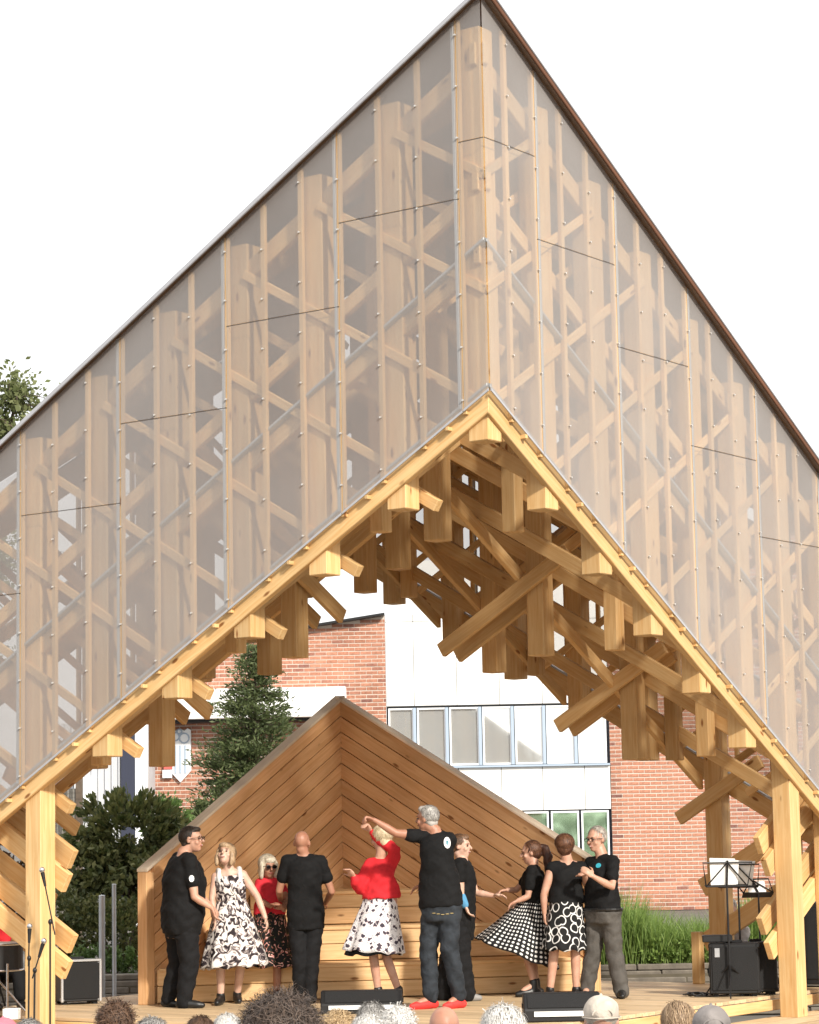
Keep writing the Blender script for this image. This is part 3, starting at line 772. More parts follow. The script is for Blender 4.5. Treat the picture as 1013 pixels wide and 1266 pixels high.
# ================================================================== people
def skin_mat(name, col):
    m, t, b, o = newmat(name)
    tc = N_(t, 'ShaderNodeTexCoord'); nz = N_(t, 'ShaderNodeTexNoise'); nz.inputs['Scale'].default_value = 14; nz.inputs['Detail'].default_value = 4
    t.links.new(tc.outputs['Object'], nz.inputs['Vector'])
    r = ramp(t, [(.3, (col[0]*.86, col[1]*.74, col[2]*.70)), (.7, col)]); t.links.new(nz.outputs['Fac'], r.inputs[0]); t.links.new(r.outputs[0], b.inputs['Base Color'])
    b.inputs['Roughness'].default_value = .5; b.inputs['Subsurface Weight'].default_value = .08; b.inputs['Subsurface Radius'].default_value = (.02, .008, .004)
skin_mat('skin', (.56, .335, .24)); skin_mat('skin_tan', (.42, .215, .14)); skin_mat('skin_pale', (.64, .43, .33))
def hair_mat(name, a, c):
    m, t, b, o = newmat(name); L = t.links.new
    tc = N_(t, 'ShaderNodeTexCoord'); mp = N_(t, 'ShaderNodeMapping'); mp.inputs['Scale'].default_value = (60, 60, 9); L(tc.outputs['Object'], mp.inputs[0])
    nz = N_(t, 'ShaderNodeTexNoise'); nz.inputs['Scale'].default_value = 1.2; nz.inputs['Detail'].default_value = 5; nz.inputs['Distortion'].default_value = 1.2; L(mp.outputs[0], nz.inputs['Vector'])
    g = N_(t, 'ShaderNodeNewGeometry'); ad = N_(t, 'ShaderNodeMath', operation='MULTIPLY_ADD'); L(g.outputs['Random Per Island'], ad.inputs[0]); ad.inputs[1].default_value = .55; L(nz.outputs['Fac'], ad.inputs[2])
    sb = N_(t, 'ShaderNodeMath', operation='SUBTRACT'); L(ad.outputs[0], sb.inputs[0]); sb.inputs[1].default_value = .27
    r = ramp(t, [(.3, a), (.68, c)]); L(sb.outputs[0], r.inputs[0]); L(r.outputs[0], b.inputs['Base Color']); b.inputs['Roughness'].default_value = .5
    bp = N_(t, 'ShaderNodeBump'); bp.inputs['Strength'].default_value = .6; bp.inputs['Distance'].default_value = .01; L(nz.outputs['Fac'], bp.inputs['Height']); L(bp.outputs[0], b.inputs['Normal'])
hair_mat('hair_dark', (.012, .009, .007), (.045, .03, .022)); hair_mat('hair_brown', (.045, .022, .012), (.16, .085, .045)); hair_mat('hair_auburn', (.06, .022, .012), (.22, .10, .05))
hair_mat('hair_blond', (.30, .19, .085), (.66, .48, .27)); hair_mat('hair_platinum', (.52, .44, .32), (.80, .74, .62)); hair_mat('hair_white', (.55, .53, .50), (.86, .84, .80)); hair_mat('hair_grey', (.16, .15, .14), (.48, .46, .43))
hair_mat('hair_salt', (.22, .19, .16), (.58, .53, .47)); hair_mat('hair_umber', (.03, .02, .015), (.125, .085, .062)); hair_mat('hair_lightblond', (.42, .32, .18), (.76, .64, .44)); hair_mat('hair_sandy', (.20, .125, .07), (.50, .35, .21))
def fabric(name, col, rough=.85, noise=.25):
    m, t, b, o = newmat(name); L = t.links.new
    tc = N_(t, 'ShaderNodeTexCoord'); nz = N_(t, 'ShaderNodeTexNoise'); nz.inputs['Scale'].default_value = 9; nz.inputs['Detail'].default_value = 5; nz.inputs['Distortion'].default_value = .6; L(tc.outputs['Object'], nz.inputs['Vector'])
    r = ramp(t, [(.25, tuple(c*(1-noise) for c in col)), (.75, tuple(c*(1+noise) for c in col))]); L(nz.outputs['Fac'], r.inputs[0]); L(r.outputs[0], b.inputs['Base Color'])
    b.inputs['Roughness'].default_value = rough; b.inputs['Specular IOR Level'].default_value = .25
    bp = N_(t, 'ShaderNodeBump'); bp.inputs['Strength'].default_value = .55; bp.inputs['Distance'].default_value = .03; L(nz.outputs['Fac'], bp.inputs['Height']); L(bp.outputs[0], b.inputs['Normal'])
fabric('black_cloth', (.0065, .0065, .007)); fabric('black_trouser', (.008, .008, .009)); fabric('grey_trouser', (.085, .078, .07)); fabric('jeans', (.026, .031, .038), .85, .6)
fabric('red_cloth', (.56, .022, .03)); fabric('red_top', (.62, .03, .045)); fabric('white_cloth', (.75, .74, .72)); fabric('blue_cloth', (.10, .30, .50)); fabric('navy_cloth', (.02, .022, .035)); fabric('beige_cloth', (.52, .46, .39)); fabric('greycap_cloth', (.22, .20, .19)); fabric('taupe_cloth', (.3, .25, .2)); fabric('pink_cloth', (.5, .16, .2)); fabric('red_shoe', (.72, .045, .04), .6, .1)
plain('shoe_black', (.012, .012, .012), .4); plain('shoe_brown', (.12, .05, .03), .5); plain('shoe_grey', (.24, .23, .22), .6); plain('lens_dark', (.01, .008, .008), .15); plain('lip', (.42, .12, .11), .5); plain('eye', (.03, .02, .015), .3); plain('teal', (.05, .42, .55), .6); plain('emblem_white', (.8, .8, .8), .7); plain('tooth', (.8, .77, .7), .4); plain('stitch', (.42, .32, .14), .7)
def pattern(name, kind):
    m, t, b, o = newmat(name); L = t.links.new; uv = N_(t, 'ShaderNodeUVMap'); uv.uv_map = 'UVMap'
    b.inputs['Roughness'].default_value = .85; b.inputs['Specular IOR Level'].default_value = .25
    v = N_(t, 'ShaderNodeTexVoronoi'); v.voronoi_dimensions = '2D'; L(uv.outputs[0], v.inputs['Vector'])
    if kind == 'dots':
        v.inputs['Scale'].default_value = 1/.040; v.inputs['Randomness'].default_value = .0
        r = ramp(t, [(.26, (.78, .77, .75)), (.31, (.012, .012, .013))])
        L(v.outputs['Distance'], r.inputs[0])
    elif kind == 'rings':
        v.inputs['Scale'].default_value = 1/.10; v.inputs['Randomness'].default_value = .7
        r = ramp(t, [(.0, (.012, .012, .012)), (.36, (.012, .012, .012)), (.39, (.74, .73, .71)), (.47, (.74, .73, .71)), (.50, (.014, .014, .014))]); L(v.outputs['Distance'], r.inputs[0])
    else:
        nz = N_(t, 'ShaderNodeTexNoise'); nz.noise_dimensions = '2D'; nz.inputs['Scale'].default_value = {'floral': 17, 'leaf': 15, 'darkfloral': 17}[kind]; nz.inputs['Detail'].default_value = 4; nz.inputs['Distortion'].default_value = 1.0 if kind == 'floral' else 2.0; L(uv.outputs[0], nz.inputs['Vector'])
        if kind == 'floral': r = ramp(t, [(.43, (.03, .022, .026)), (.49, (.36, .30, .29)), (.55, (.80, .76, .72))]); L(nz.outputs['Fac'], r.inputs[0])
        elif kind == 'leaf':
            v.inputs['Scale'].default_value = 1/.07; v.inputs['Randomness'].default_value = .9
            sm = N_(t, 'ShaderNodeMath', operation='MULTIPLY_ADD'); L(nz.outputs['Fac'], sm.inputs[0]); sm.inputs[1].default_value = .75; L(v.outputs['Distance'], sm.inputs[2])
            r = ramp(t, [(.56, (.05, .045, .06)), (.62, (.22, .12, .14)), (.66, (.78, .76, .76)), (.80, (.78, .76, .76)), (.84, (.12, .11, .13)), (.90, (.72, .7, .7))]); L(sm.outputs[0], r.inputs[0])
        else: r = ramp(t, [(.56, (.014, .013, .013)), (.60, (.05, .10, .03)), (.64, (.55, .12, .12)), (.69, (.75, .5, .45))]); L(nz.outputs['Fac'], r.inputs[0])
    L(r.outputs[0], b.inputs['Base Color'])
    nb = N_(t, 'ShaderNodeTexNoise'); nb.inputs['Scale'].default_value = 6; tc = N_(t, 'ShaderNodeTexCoord'); L(tc.outputs['Object'], nb.inputs['Vector'])
    bp = N_(t, 'ShaderNodeBump'); bp.inputs['Strength'].default_value = .4; bp.inputs['Distance'].default_value = .03; L(nb.outputs['Fac'], bp.inputs['Height']); L(bp.outputs[0], b.inputs['Normal'])
for k in ('dots', 'rings', 'floral', 'leaf', 'darkfloral'): pattern('print_'+k, k)

class Flesh:
    """closed tubes and ellipsoids, fused into one continuous skin by a voxel remesh"""
    def __init__(s): s.m = MB()
    def chain(s, pts, seg=12):
        P = [Vector(p) for p, r in pts]; R = [r for p, r in pts]
        d0 = (P[1]-P[0]).normalized(); d1 = (P[-1]-P[-2]).normalized(); pp, rr = [], []
        for a in (85, 55, 25): pp.append(P[0]-d0*R[0]*math.sin(math.radians(a))); rr.append(max(.0015, R[0]*math.cos(math.radians(a))))
        for i in range(len(P)):
            pp.append(P[i]); rr.append(R[i])
            if i < len(P)-1 and (P[i+1]-P[i]).length > .12:
                pp.append((P[i]+P[i+1])/2); rr.append((R[i]+R[i+1])/2)
        for a in (25, 55, 85): pp.append(P[-1]+d1*R[-1]*math.sin(math.radians(a))); rr.append(max(.0015, R[-1]*math.cos(math.radians(a))))
        s.m.add(*tube(pp, rr, seg)); return s
    def ell(s, c, rad, R=None, nu=14, nv=9):
        c = Vector(c); v, f = [], []
        for j in range(1, nv):
            ph = math.pi*j/nv
            for i in range(nu):
                q = 2*math.pi*i/nu; p = Vector((rad[0]*math.sin(ph)*math.cos(q), rad[1]*math.sin(ph)*math.sin(q), rad[2]*math.cos(ph)))
                v.append(c+(R @ p if R else p))
        t, b = len(v), len(v)+1; e = Vector((0, 0, rad[2])); v += [c+(R @ e if R else e), c-(R @ e if R else e)]
        for j in range(nv-2):
            for i in range(nu): f.append((j*nu+i, (j+1)*nu+i, (j+1)*nu+(i+1) % nu, j*nu+(i+1) % nu))
        for i in range(nu): f.append((t, i, (i+1) % nu)); f.append((b, (nv-2)*nu+(i+1) % nu, (nv-2)*nu+i))
        s.m.add(v, f); return s
    def build(s, name, mat, parent, voxel=.011, smooth=4, ripple=0.0, rseed=0):
        off = wm(parent).inverted()
        me = pydata('tmp', [off @ p for p in s.m.v], s.m.f); fix_normals(me)
        o = bpy.data.objects.new('tmp', me); COL.objects.link(o)
        md = o.modifiers.new('r', 'REMESH'); md.mode = 'VOXEL'; md.voxel_size = voxel; md.use_smooth_shade = True
        if smooth:
            sm = o.modifiers.new('s', 'SMOOTH'); sm.factor = .5; sm.iterations = smooth
        dg = bpy.context.evaluated_depsgraph_get(); dg.update()
        m2 = bpy.data.meshes.new_from_object(o.evaluated_get(dg)); bpy.data.objects.remove(o); bpy.data.meshes.remove(me)
        m2.name = name
        n = len(m2.vertices)
        if ripple and n:
            co = np.empty(n*3); m2.vertices.foreach_get('co', co); co = co.reshape(-1, 3); nr = np.empty(n*3); m2.vertices.foreach_get('normal', nr); nr = nr.reshape(-1, 3)
            k = rseed*1.7
            w = np.sin(co[:, 2]*38+co[:, 0]*21+k+2.2*np.sin(co[:, 0]*17+co[:, 1]*23+k))+.7*np.sin(co[:, 2]*71-co[:, 0]*44+co[:, 1]*30+k*2)
            co += nr*(w*ripple)[:, None]; m2.vertices.foreach_set('co', co.ravel())
        m2.polygons.foreach_set('use_smooth', [True]*len(m2.polygons)); m2.materials.clear(); m2.update()
        return link(name, m2, mat, parent)
def basis(fwd, up):
    f = fwd.normalized(); s = f.cross(up).normalized(); u = s.cross(f).normalized(); return s, f, u   # right hand side, forward, up
def strands(name, c, rad, B, n, ln, mat, parent, seed=0, curl=.3, mask=None, width=.0035, down=.6, lift=.0):
    """thin tapered ribbons that lie over a head shell"""
    rng = np.random.default_rng(seed); s, f, u = B; M = Matrix((s, f, u)).transposed(); v, fc = [], []; off = wm(parent).inverted(); k = 0; tries = 0
    while k < n and tries < n*6:
        tries += 1; d = Vector(rng.normal(size=3)).normalized()
        if mask and not mask(d): continue
        p = Vector((d.x*rad[0], d.y*rad[1], d.z*rad[2])); nn = Vector((d.x/rad[0], d.y/rad[1], d.z/rad[2])).normalized()
        t = Vector((0, 0, -1))*down+Vector((0, -.35, 0))+Vector(rng.normal(size=3))*curl; t = (t-nn*t.dot(nn)*.9).normalized()
        L = ln*rng.uniform(.6, 1.25); b = len(v); q = p*1.0; out_ = 1+lift*abs(rng.normal())*.12; ph = rng.random()*6.28
        for i in range(5):
            nq = Vector((q.x/rad[0], q.y/rad[1], q.z/rad[2])); q = q*(1/nq.length)*(1+(out_-1)*min(1, i/2)+.012*i*(1+rng.random()*lift))
            nn = Vector((q.x/rad[0]**2, q.y/rad[1]**2, q.z/rad[2]**2)).normalized(); sd = t.cross(nn).normalized()*width
            w = (1, .95, .85, .6, .08)[i]; pos = off @ (c+M @ (q+sd*(math.sin(ph+i*2.1)*curl*2.2))); sv = M @ sd*w
            v += [pos-sv, pos+sv]; t = (t+Vector(rng.normal(size=3))*curl*.5+Vector((0, 0, -.12*down))); t = (t-nn*t.dot(nn)).normalized(); q = q+t*(L/4)
        for i in range(4): fc.append((b+2*i, b+2*i+1, b+2*i+3, b+2*i+2))
        k += 1
    me = pydata(name, v, fc); o = link(name, me, mat, parent); return o
def hand(F_, wr, tip, palm_n, curl=.35, sc=1.0):
    """palm, four fingers of different length and a thumb that leaves the side of the palm"""
    d = (tip-wr).normalized(); n = (palm_n-d*palm_n.dot(d)).normalized(); s = d.cross(n)
    R = Matrix((s, n, d)).transposed(); F_.ell(wr+d*.052*sc, (.041*sc, .018*sc, .056*sc), R, 10, 7)
    for k, (o, L) in enumerate(((-.030, .066), (-.010, .076), (.010, .071), (.029, .056))):
        p0 = wr+d*.085*sc+s*o*sc; a = curl*(1+.15*k)
        d1 = (d*math.cos(a)+n*math.sin(a)); d2 = (d*math.cos(a*2)+n*math.sin(a*2)); p1 = p0+d1*L*.52*sc; p2 = p1+d2*L*.5*sc
        F_.chain([(p0, .0105*sc), (p1, .0095*sc), (p2, .008*sc)], 7)
    p0 = wr+d*.03*sc-s*.034*sc; p1 = p0+(d*.6-s*.75+n*.2).normalized()*.04*sc; p2 = p1+(d*.9-s*.2+n*.4).normalized()*.032*sc
    F_.chain([(p0, .014*sc), (p1, .011*sc), (p2, .009*sc)], 7)
def surf_disc(obj, px, py, r, mat, name, parent, shape=12):
    """flat badge laid on the cloth where the photograph shows it"""
    from mathutils.bvhtree import BVHTree
    M = wm(obj); bt = BVHTree.FromPolygons([M @ v.co for v in obj.data.vertices], [tuple(p.vertices) for p in obj.data.polygons])
    o = Vector((0, 0, CAMH)); d = ray(px, py).normalized(); h = bt.ray_cast(o, d)
    if h[0] is None: return None
    n = h[1] if h[1].dot(d) < 0 else -h[1]; c = h[0]+n*.009; x = n.cross(Vector((0, 0, 1))).normalized(); y = n.cross(x)
    rx, ry = r if isinstance(r, tuple) else (r, r)
    v = [c+x*math.cos(2*math.pi*k/shape)*rx+y*math.sin(2*math.pi*k/shape)*ry for k in range(shape)]
    m = MB(); m.add(v+[p-n*.006 for p in v], [tuple(range(shape))]+[(k, (k+1) % shape, shape+(k+1) % shape, shape+k) for k in range(shape)]); return m.build(name, mat, parent)
def dirv(yaw, pitch=0):
    """yaw 0 looks at the camera, 90 to image right, 180 away"""
    y = math.radians(yaw); p = math.radians(pitch); return Vector((math.sin(y)*math.cos(p), -math.cos(y)*math.cos(p), math.sin(p)))
def head(F_, c, B, k=1.0, nose=1.0):
    s, f, u = B; R = Matrix((s, f, u)).transposed(); q = lambda a, b, d: c+(s*a+f*b+u*d)*k
    F_.ell(q(0, -.008, .030), (.074*k, .096*k, .088*k), R); F_.ell(q(0, .022, -.040), (.060*k, .068*k, .075*k), R); F_.ell(q(0, .05, -.085), (.034*k, .034*k, .028*k), R)
    F_.chain([(q(0, .088, .012), .010*k), (q(0, .112*nose, -.022), .0145*k)], 8); F_.ell(q(0, .078, .03), (.05*k, .018*k, .014*k), R)
    F_.ell(q(0, .082, -.057), (.024*k, .012*k, .012*k), R)
    for e in (-1, 1):
        F_.ell(q(.076*e, -.008, -.005), (.011*k, .02*k, .031*k), R); F_.ell(q(.042*e, .062, -.028), (.024*k, .02*k, .024*k), R)
def face(parent, c, B, k=1.0, smile=True, shades=None):
    s, f, u = B; R = Matrix((s, f, u)).transposed(); q = lambda a, b, d: c+(s*a+f*b+u*d)*k
    for e in (-1, 1):
        F1 = Flesh(); F1.ell(q(.032*e, .082, .006), (.013*k, .008*k, .007*k), R, 8, 6); F1.m.build('eye', 'eye', parent, True)
        F1 = Flesh(); F1.ell(q(.033*e, .089, .027), (.019*k, .006*k, .004*k), R, 8, 6); F1.m.build('eyebrow', 'hair_brown', parent, True)
    F1 = Flesh(); F1.ell(q(0, .092, -.057), (.024*k, .007*k, .009*k if smile else .006*k), R, 10, 6); F1.m.build('mouth', 'lip', parent, True)
    if smile: F1 = Flesh(); F1.ell(q(0, .0965, -.055), (.017*k, .004*k, .004*k), R, 8, 6); F1.m.build('teeth', 'tooth', parent, True)
    if shades:
        m = MB(); lens = MB()
        for e in (-1, 1):
            pts = [q(e*(.034+.024*math.cos(a)), .108, .006+.017*math.sin(a)) for a in [i*math.pi/6 for i in range(13)]]
            m.tube(pts, .0028*k, 5); m.tube([q(e*.058, .106, .01), q(e*.08, .04, .012), q(e*.082, -.005, .005)], .0028*k, 5)
            lens.add([q(e*(.034+.024*math.cos(a)), .109, .006+.017*math.sin(a)) for a in [i*math.pi/6 for i in range(12)]], [tuple(range(12))])
        m.tube([q(-.011, .11, .01), q(.011, .11, .01)], .0028*k, 5); g = m.build('glasses', 'black_metal', parent)
        if shades == 'sun': lens.build('lens', 'lens_dark', g)
def hair_cap(parent, c, B, mat, k=1.0, style='short', seed=0, n=700):
    s, f, u = B; R = Matrix((s, f, u)).transposed(); q = lambda a, b, d: c+(s*a+f*b+u*d)*k; H = Flesh()
    if style == 'short':
        H.ell(q(0, -.022, .044), (.081*k, .094*k, .086*k), R); H.ell(q(0, -.05, -.01), (.072*k, .055*k, .07*k), R); H.ell(q(0, .045, .092), (.05*k, .045*k, .03*k), R)
    elif style == 'thin':
        H.ell(q(0, -.04, .02), (.081*k, .075*k, .062*k), R); H.ell(q(0, -.02, .068), (.07*k, .085*k, .055*k), R)
    elif style == 'bob':
        H.ell(q(0, -.02, .045), (.092*k, .10*k, .086*k), R); H.ell(q(0, -.05, -.03), (.095*k, .06*k, .11*k), R)
        for e in (-1, 1): H.ell(q(.078*e, .015, -.03), (.028*k, .05*k, .105*k), R)
        H.ell(q(0, .07, .075), (.062*k, .035*k, .032*k), R)
    elif style == 'puffy':
        H.ell(q(0, -.025, .04), (.103*k, .112*k, .098*k), R); H.ell(q(0, -.055, -.02), (.09*k, .06*k, .085*k), R)
    elif style == 'pony':
        H.ell(q(0, -.02, .04), (.082*k, .098*k, .088*k), R); H.ell(q(0, -.05, -.01), (.072*k, .055*k, .07*k), R)
        H.chain([(q(0, -.10, .05), .03*k), (q(0, -.155, .035), .042*k), (q(0, -.17, -.06), .05*k), (q(0, -.15, -.16), .04*k), (q(0, -.14, -.23), .02*k)])
    elif style == 'back':
        H.ell(q(0, -.025, .04), (.082*k, .098*k, .086*k), R); H.ell(q(0, -.06, -.02), (.074*k, .05*k, .075*k), R)
    h = H.build('hair', mat, parent, .012, 3, .0035, seed)
    rad = {'bob': (.098, .104, .10), 'puffy': (.106, .116, .10)}.get(style, (.084, .100, .094))
    st = strands('hair_strands', q(0, -.02, .035), tuple(r*k for r in rad), B, n, .06 if style != 'bob' else .1, mat, h, seed, .35, (lambda d: d.y < .55 and d.z > -.75 and not (d.y > .2 and d.z < .35)), .0028)
    return h
def mapper(x0, y0, sc): return lambda x, y: (x0+sc*x, y0+sc*y)
mA, mB, mC = mapper(160, 1000, .2567), mapper(400, 980, .2259), mapper(560, 1000, .2369)
def skirt(name, wc, wr, hc, hr, mat, parent, lat, fwd, folds=9, amp=.05, tilt=None, rows=14, seg=72, flare=1.0, phase=0.0):
    """lofted skirt with folds that deepen towards the hem; uv in metres"""
    v, f, uv = [], [], []; off = wm(parent).inverted()
    for j in range(rows+1):
        t = j/rows; c = wc.lerp(hc, t); e = t**flare
        for i in range(seg+1):
            a = 2*math.pi*i/seg; fd = 1+amp*(t**1.2)*(math.sin(folds*a+phase)+.4*math.sin((folds*2-1)*a+1.3+phase))
            rx, ry = wr[0]+(hr[0]-wr[0])*e, wr[1]+(hr[1]-wr[1])*e
            p = c+(lat*math.cos(a)*rx+fwd*math.sin(a)*ry)*fd
            if tilt: p += tilt(a, t)
            p.z += .012*t*math.sin(folds*a+phase+.8)
            v.append(off @ p); uv.append((a*(wr[0]+hr[0])/2*1.05, t*(hc-wc).length))
    n = seg+1
    for j in range(rows):
        for i in range(seg): f.append((j*n+i, (j+1)*n+i, (j+1)*n+i+1, j*n+i+1))
    me = pydata(name, v, f, True); ul = me.uv_layers.new(name='UVMap')
    for lp in me.loops: ul.data[lp.index].uv = uv[lp.vertex_index]
    o = link(name, me, mat, parent); md = o.modifiers.new('solid', 'SOLIDIFY'); md.thickness = .006; md.offset = -1
    return o
def torso_loft(Fl_, hm, sm, up, lat, fw, hw, g, tg, ex=0.0, cloth=False, drop=.13, top=1.06, tmax=9):
    H = (sm-hm).length
    prof = [(-drop/H-.02, .06, .05), (-drop/H, .155, .105), (0, .172, .118), (.2, .162 if cloth else .155, .114), (.45, .148 if cloth else .132, .106), (.66, hw*.86, .116), (.85, hw*.93, .108), (.97, hw*.8, .085), (top, hw*.42, .06)]
    prof = [r for r in prof if r[0] <= tmax]
    v, f = [], []; n = 24
    for t, a, b in prof:
        c = hm+(sm-hm)*t+fw*(.012*math.sin(math.pi*min(1, max(0, t)))*g)
        gg = tg if .05 < t < .7 else 1+(tg-1)*.6
        for k in range(n):
            q = 2*math.pi*k/n; cs, sn = math.cos(q), math.sin(q)
            v.append(c+lat*(abs(cs)**.85*(1 if cs > 0 else -1))*(a*(g if t < .6 else 1)*(1+(gg-1)*.5)+ex)+fw*(abs(sn)**.85*(1 if sn > 0 else -1))*(b*g*gg+ex))
    for j in range(len(prof)-1):
        for k in range(n): f.append((j*n+k, j*n+(k+1) % n, (j+1)*n+(k+1) % n, (j+1)*n+k))
    f.append(tuple(range(n-1, -1, -1))); f.append(tuple(range((len(prof)-1)*n, len(prof)*n))); Fl_.m.add(v, f)
def person(label, mp, foot, J, hd, outfit, skin='skin', g=1.0, group='dancers on the stage', name='person', hk=1.0):
    """J: joints in crop pixels plus a depth offset; foot: crop pixel where the standing foot touches the floor"""
    fp = on(*mp(*foot), 0.0); D = fp.y
    q = lambda a: at(*mp(a[0], a[1]), D+(a[2] if len(a) > 2 else 0))
    root = empty(name, fp, label, 'person', group)
    sa, sb = q(J['sa']), q(J['sb']); ha, hb = q(J['ha']), q(J['hb']); sm, hm = (sa+sb)/2, (ha+hb)/2
    up = (sm-hm).normalized(); lat = (sb-sa); lat = (lat-up*lat.dot(up)).normalized(); fw = lat.cross(up); 
    bf = dirv(hd['body']); 
    if fw.dot(bf) < 0: fw = -fw
    R = Matrix((lat, fw, up)).transposed(); hw = (sb-sa).length/2
    hc = q(hd['c']); B = basis(dirv(hd['yaw'], hd.get('pitch', 0)), Vector((hd.get('roll', 0), 0, 1)))
    torso = [(hm.lerp(sm, .74), (hw*.95, .105*g, .20)), (hm.lerp(sm, .40), (.135*g, .10*g, .18)), (hm.lerp(sm, .10), (.165*g if 'wide' not in outfit else .18*g, .115*g, .13))]
    Fb = Flesh()
    tg = outfit.get('tg', 1.0); torso_loft(Fb, hm, sm, up, lat, fw, hw, g, tg, -.014)
    nk = sm+up*.045; Fb.chain([(nk-up*.05, .07*g), (nk+up*.03, .06*g), (hc-Vector((0, 0, .06))-B[1]*.02, .057*g)]); Fb.chain([(sa-up*.0, .055*g), (nk-up*.01, .055), (sb, .055*g)])
    head(Fb, hc, B, hk)
    for s_, key in ((sa, 'aa'), (sb, 'ab')):
        if key in J:
            e, w, t = [q(a) for a in J[key]]
            Fb.chain([(s_, .052*g), (s_.lerp(e, .5), .046*g), (e, .037*g), (e.lerp(w, .35), .037*g), (w, .025)])
            hand(Fb, w, t, J.get(key+'n', Vector((0, -.3, -1))), J.get(key+'c', .35))
    legs = []
    for h_, key in ((ha, 'la'), (hb, 'lb')):
        if key in J:
            k_, a_, t_ = [q(a) for a in J[key]]; a_.z = max(a_.z, .075) if not J.get('lift') else a_.z; t_.z = .03 if t_.z < .12 else t_.z
            legs.append((h_, k_, a_, t_)); Fb.chain([(h_, .080*g), (h_.lerp(k_, .5), .07*g), (k_, .052*g), (k_.lerp(a_, .35), .05*g), (a_, .034)]); Fb.chain([(a_-Vector((0, 0, .03)), .034), (t_.lerp(a_, .35), .034), (t_+Vector((0, 0, .002)), .026)])
    body = Fb.build('body', skin, root, .0095, 3)
    face(body, hc, B, hk, hd.get('smile', True), hd.get('glasses'))
    if hd.get('hair'): hair_cap(body, hc, B, hd['hair'], hk, hd.get('style', 'short'), len(label))
    out = {'root': root, 'body': body, 'lat': lat, 'fw': fw, 'up': up, 'hm': hm, 'sm': sm, 'q': q, 'legs': legs}
    if 'top' in outfit:
        mat, sl = outfit['top']; Fc = Flesh(); ex = .024 if not outfit.get('tuck') else .012
        torso_loft(Fc, hm, sm, up, lat, fw, hw, g, tg, ex, True, outfit.get('hem', .02)+.09 if outfit.get('long', True) else -.03, 1.05)
        Fc.chain([(sa, .068*g), (nk-up*.035, .07), (sb, .068*g)])
        if outfit.get('collar'): Fc.chain([(nk-up*.02, .068), (nk+up*.012, .066)])
        for s_, key in ((sa, 'aa'), (sb, 'ab')):
            if key in J and sl > 0:
                e, w, t = [q(a) for a in J[key]]
                if sl <= 1: Fc.chain([(s_, .068*g), (s_.lerp(e, .5*sl+.15), .066*g), (s_.lerp(e, sl), .064*g)])
                else: Fc.chain([(s_, .07*g), (s_.lerp(e, .6), .075*g), (e, .07*g), (e.lerp(w, .55), .07*g), (e.lerp(w, .93), .042)])
        out['top'] = Fc.build('shirt', mat, root, .013, 4, .0032, len(label))
    if 'legs' in outfit:
        mat, r0, r1, r2 = outfit['legs']; Fc = Flesh(); torso_loft(Fc, hm, sm, up, lat, fw, hw, g, 1+(tg-1)*.6, .015 if not outfit.get('tuck') else .027, True, .13, 1.06, .22 if not outfit.get('tuck') else .02)
        for h_, k_, a_, t_ in legs: Fc.chain([(h_, r0*g), (h_.lerp(k_, .5), (r0+r1)/2*g), (k_, r1*g), (k_.lerp(a_, .5), (r1+r2)/2*g), (a_+Vector((0, 0, -.015)), r2)])
        out['legs_o'] = Fc.build('trousers', mat, root, .013, 4, .0035, len(label)+3)
        if outfit.get('belt'):
            pts = [hm+up*.012+(lat*math.cos(a)*(.172*g*1.075+.024)+fw*math.sin(a)*(.118*g*1.09+.024)) for a in [i*2*math.pi/24 for i in range(25)]]
            m = MB(); m.tube(pts, .016, 6); m.build('belt', 'shoe_black', root)
    if 'shoes' in outfit:
        for h_, k_, a_, t_ in legs:
            Fs = Flesh(); d = (t_-a_); d.z = 0; d.normalize(); a0 = Vector((a_.x, a_.y, min(a_.z, .09 if not J.get('lift') else 9)))
            bz_ = max(.0, min(a_.z-.09, 9)) if J.get('lift') else 0
            Fs.chain([(Vector((a_.x, a_.y, .042+bz_))-d*.045, .042), (Vector((a_.x, a_.y, .045+bz_))+d*.05, .047), (Vector((t_.x, t_.y, .034))-d*.02, .043), (Vector((t_.x, t_.y, .03))+d*.03, .03)])
            Fs.chain([(a0-Vector((0, 0, .03)), .047), (a0+Vector((0, 0, .012 if not outfit.get('boots') else .06)), .046)])
            if outfit.get('heel'): Fs.chain([(Vector((a_.x, a_.y, .09))-d*.04, .02), (Vector((a_.x, a_.y, .02))-d*.05, .016)], 8)
            Fs.build('shoe', outfit['shoes'], root, .011, 2)
    return out
V = Vector
# 1 ---- heavy man in black, facing image right
p = person('man in black polo shirt and glasses with dark hair, hand on floral dress woman', mA, (285, 958), dict(
    sa=(235, 244, .2), sb=(290, 248, -.2), ha=(232, 560, .1), hb=(272, 560, -.1),
    aa=[(330, 415, .2), (395, 470, .1), (425, 500, .05)], ab=[(315, 425, -.25), (398, 478, -.22), (418, 545, -.2)], abn=V((1, .3, 0)),
    la=[(235, 750, .1), (188, 905, .12), (215, 955, .1)], lb=[(290, 745, -.1), (262, 930, -.12), (338, 962, -.14)]),
    dict(c=(300, 150), yaw=78, pitch=4, body=80, hair='hair_dark', glasses='clear', style='short'), dict(top=('black_cloth', .62), tg=1.5, collar=1, hem=.0, legs=('black_trouser', .115, .09, .075), shoes='shoe_black'), 'skin', 1.14, hk=1.1)
surf_disc(p['top'], *mA(300, 338), (.026, .036), 'emblem_white', 'sleeve_emblem', p['top'])
